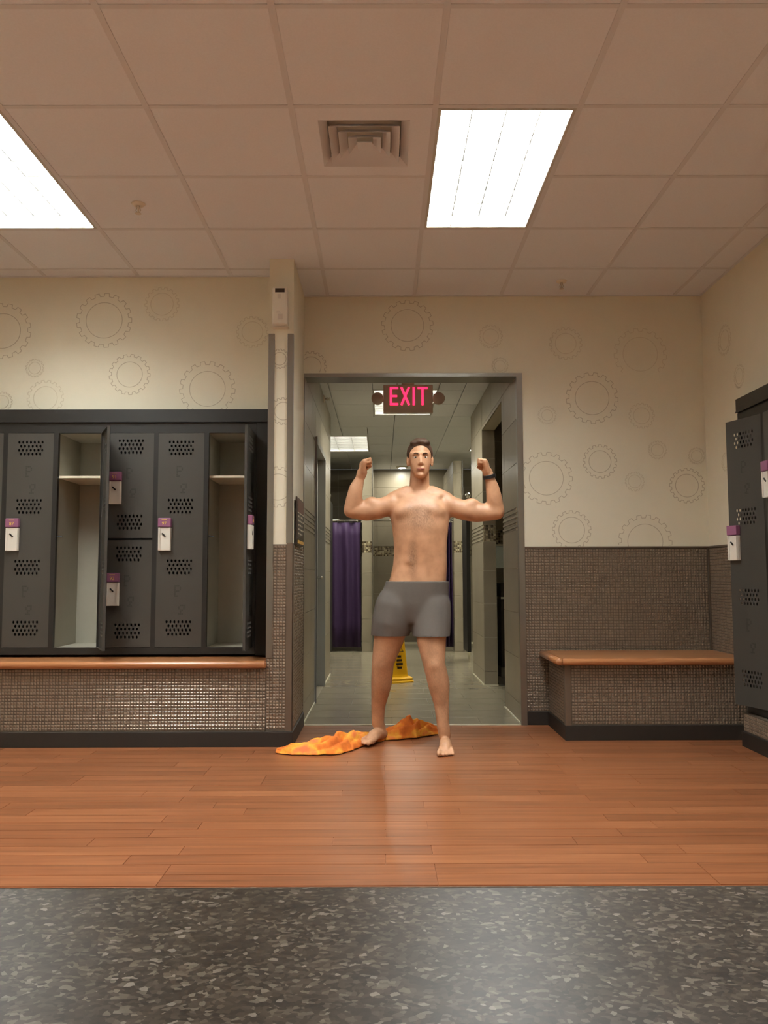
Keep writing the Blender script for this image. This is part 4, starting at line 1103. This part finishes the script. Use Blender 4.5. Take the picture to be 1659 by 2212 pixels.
# shorts: plain, fitted
sb = MB(); torso(sb, .014, False); legs(sb, .018, 4)
for x in (880, 912): sb.sphere(tuple(J(x, 1310, PY+.10)), (.096, .08, .10))
limb(sb, [J(870, 1315, PY-.035), J(914, 1315, PY-.035)], [.076, .076])
sm = remesh(sb, .007, 30); bmm = bmesh.new(); bmm.from_mesh(sm)
zw, zh = J(893, 1256).z, J(893, 1372).z
bmesh.ops.bisect_plane(bmm, geom=bmm.verts[:]+bmm.edges[:]+bmm.faces[:], plane_co=(0, 0, zw), plane_no=(0, 0, 1), clear_outer=True)
bmesh.ops.bisect_plane(bmm, geom=bmm.verts[:]+bmm.edges[:]+bmm.faces[:], plane_co=(0, 0, zh), plane_no=(0, 0, 1), clear_inner=True)
bmm.to_mesh(sm); bmm.free(); sm.transform(inv); sm.materials.clear(); sm.materials.append(M['shorts'])
sm.polygons.foreach_set('use_smooth', [True]*len(sm.polygons))
so = link('shorts', sm, per); md = so.modifiers.new('t', 'SOLIDIFY'); md.thickness = .003; md.offset = 1
c = J(903, 1256)
# hair, eyes, brows, lips
hb = MB(); hb.sphere(H(0, .018, .042), (.081, .098, .088), 24, 16)
for x_, y_, z_ in ((-.03, -.035, .098), (.0, -.045, .104), (.028, -.038, .100), (-.012, -.02, .112), (.016, -.018, .113)): hb.sphere(H(x_, y_, z_), (.034, .036, .022), 10, 8)
hm = remesh(hb, .005, 5); bmm = bmesh.new(); bmm.from_mesh(hm)
bmesh.ops.bisect_plane(bmm, geom=bmm.verts[:]+bmm.edges[:]+bmm.faces[:], plane_co=H(0, -.055, .068), plane_no=(0, -.80, -.6), clear_outer=True)
bmesh.ops.holes_fill(bmm, edges=[e for e in bmm.edges if e.is_boundary], sides=0)
bmm.to_mesh(hm); bmm.free(); hm.transform(inv); hm.materials.clear(); hm.materials.append(M['hair']); hm.polygons.foreach_set('use_smooth', [True]*len(hm.polygons))
link('hair', hm, per)
def pp(p): return inv @ Vector(p)
for s_ in (-1, 1):
    e = MB().sphere(pp(H(s_*.029, -.0755, .006)), (.0135, .0125, .0075), 12, 8).build('eye', M['eye'], per, True)
    MB().sphere(pp(H(s_*.029, -.0875, .006)), (.0055, .003, .0058), 10, 6).build('iris', M['iris'], e, True)
    b = MB(); b.tube([pp(H(s_*.014, -.100, .026)), pp(H(s_*.030, -.094, .031)), pp(H(s_*.046, -.082, .026))], [.0035, .004, .002], 8); b.build('eyebrow', M['hair'], per, True)
b = MB(); b.tube([pp(H(-.024, -.090, -.0635)), pp(H(0, -.0985, -.0625)), pp(H(.024, -.090, -.0635))], [.003, .0052, .003], 8); b.build('lips', M['lips'], per, True)
# wristband on the wrist at the photo's right
up = (WR-ER).normalized(); b = MB(); n = 24; prof = [(-.011, .0335), (.011, .0325), (.011, .0375), (.008, .039), (-.008, .040), (-.011, .0385)]
a1 = up.cross(Vector((0, 1, 0))).normalized(); a2 = up.cross(a1); vs = []; fs = []
for k in range(n):
    t_ = 2*math.pi*k/n
    for h_, r_ in prof: vs.append(pp(WR-up*.002+up*h_+(a1*math.cos(t_)+a2*math.sin(t_)*.95)*r_))
m6 = len(prof)
for k in range(n):
    for q in range(m6): fs.append((k*m6+q, k*m6+(q+1) % m6, ((k+1) % n)*m6+(q+1) % m6, ((k+1) % n)*m6+q))
b.add(vs, fs); b.build('wristband', M['black'], per)
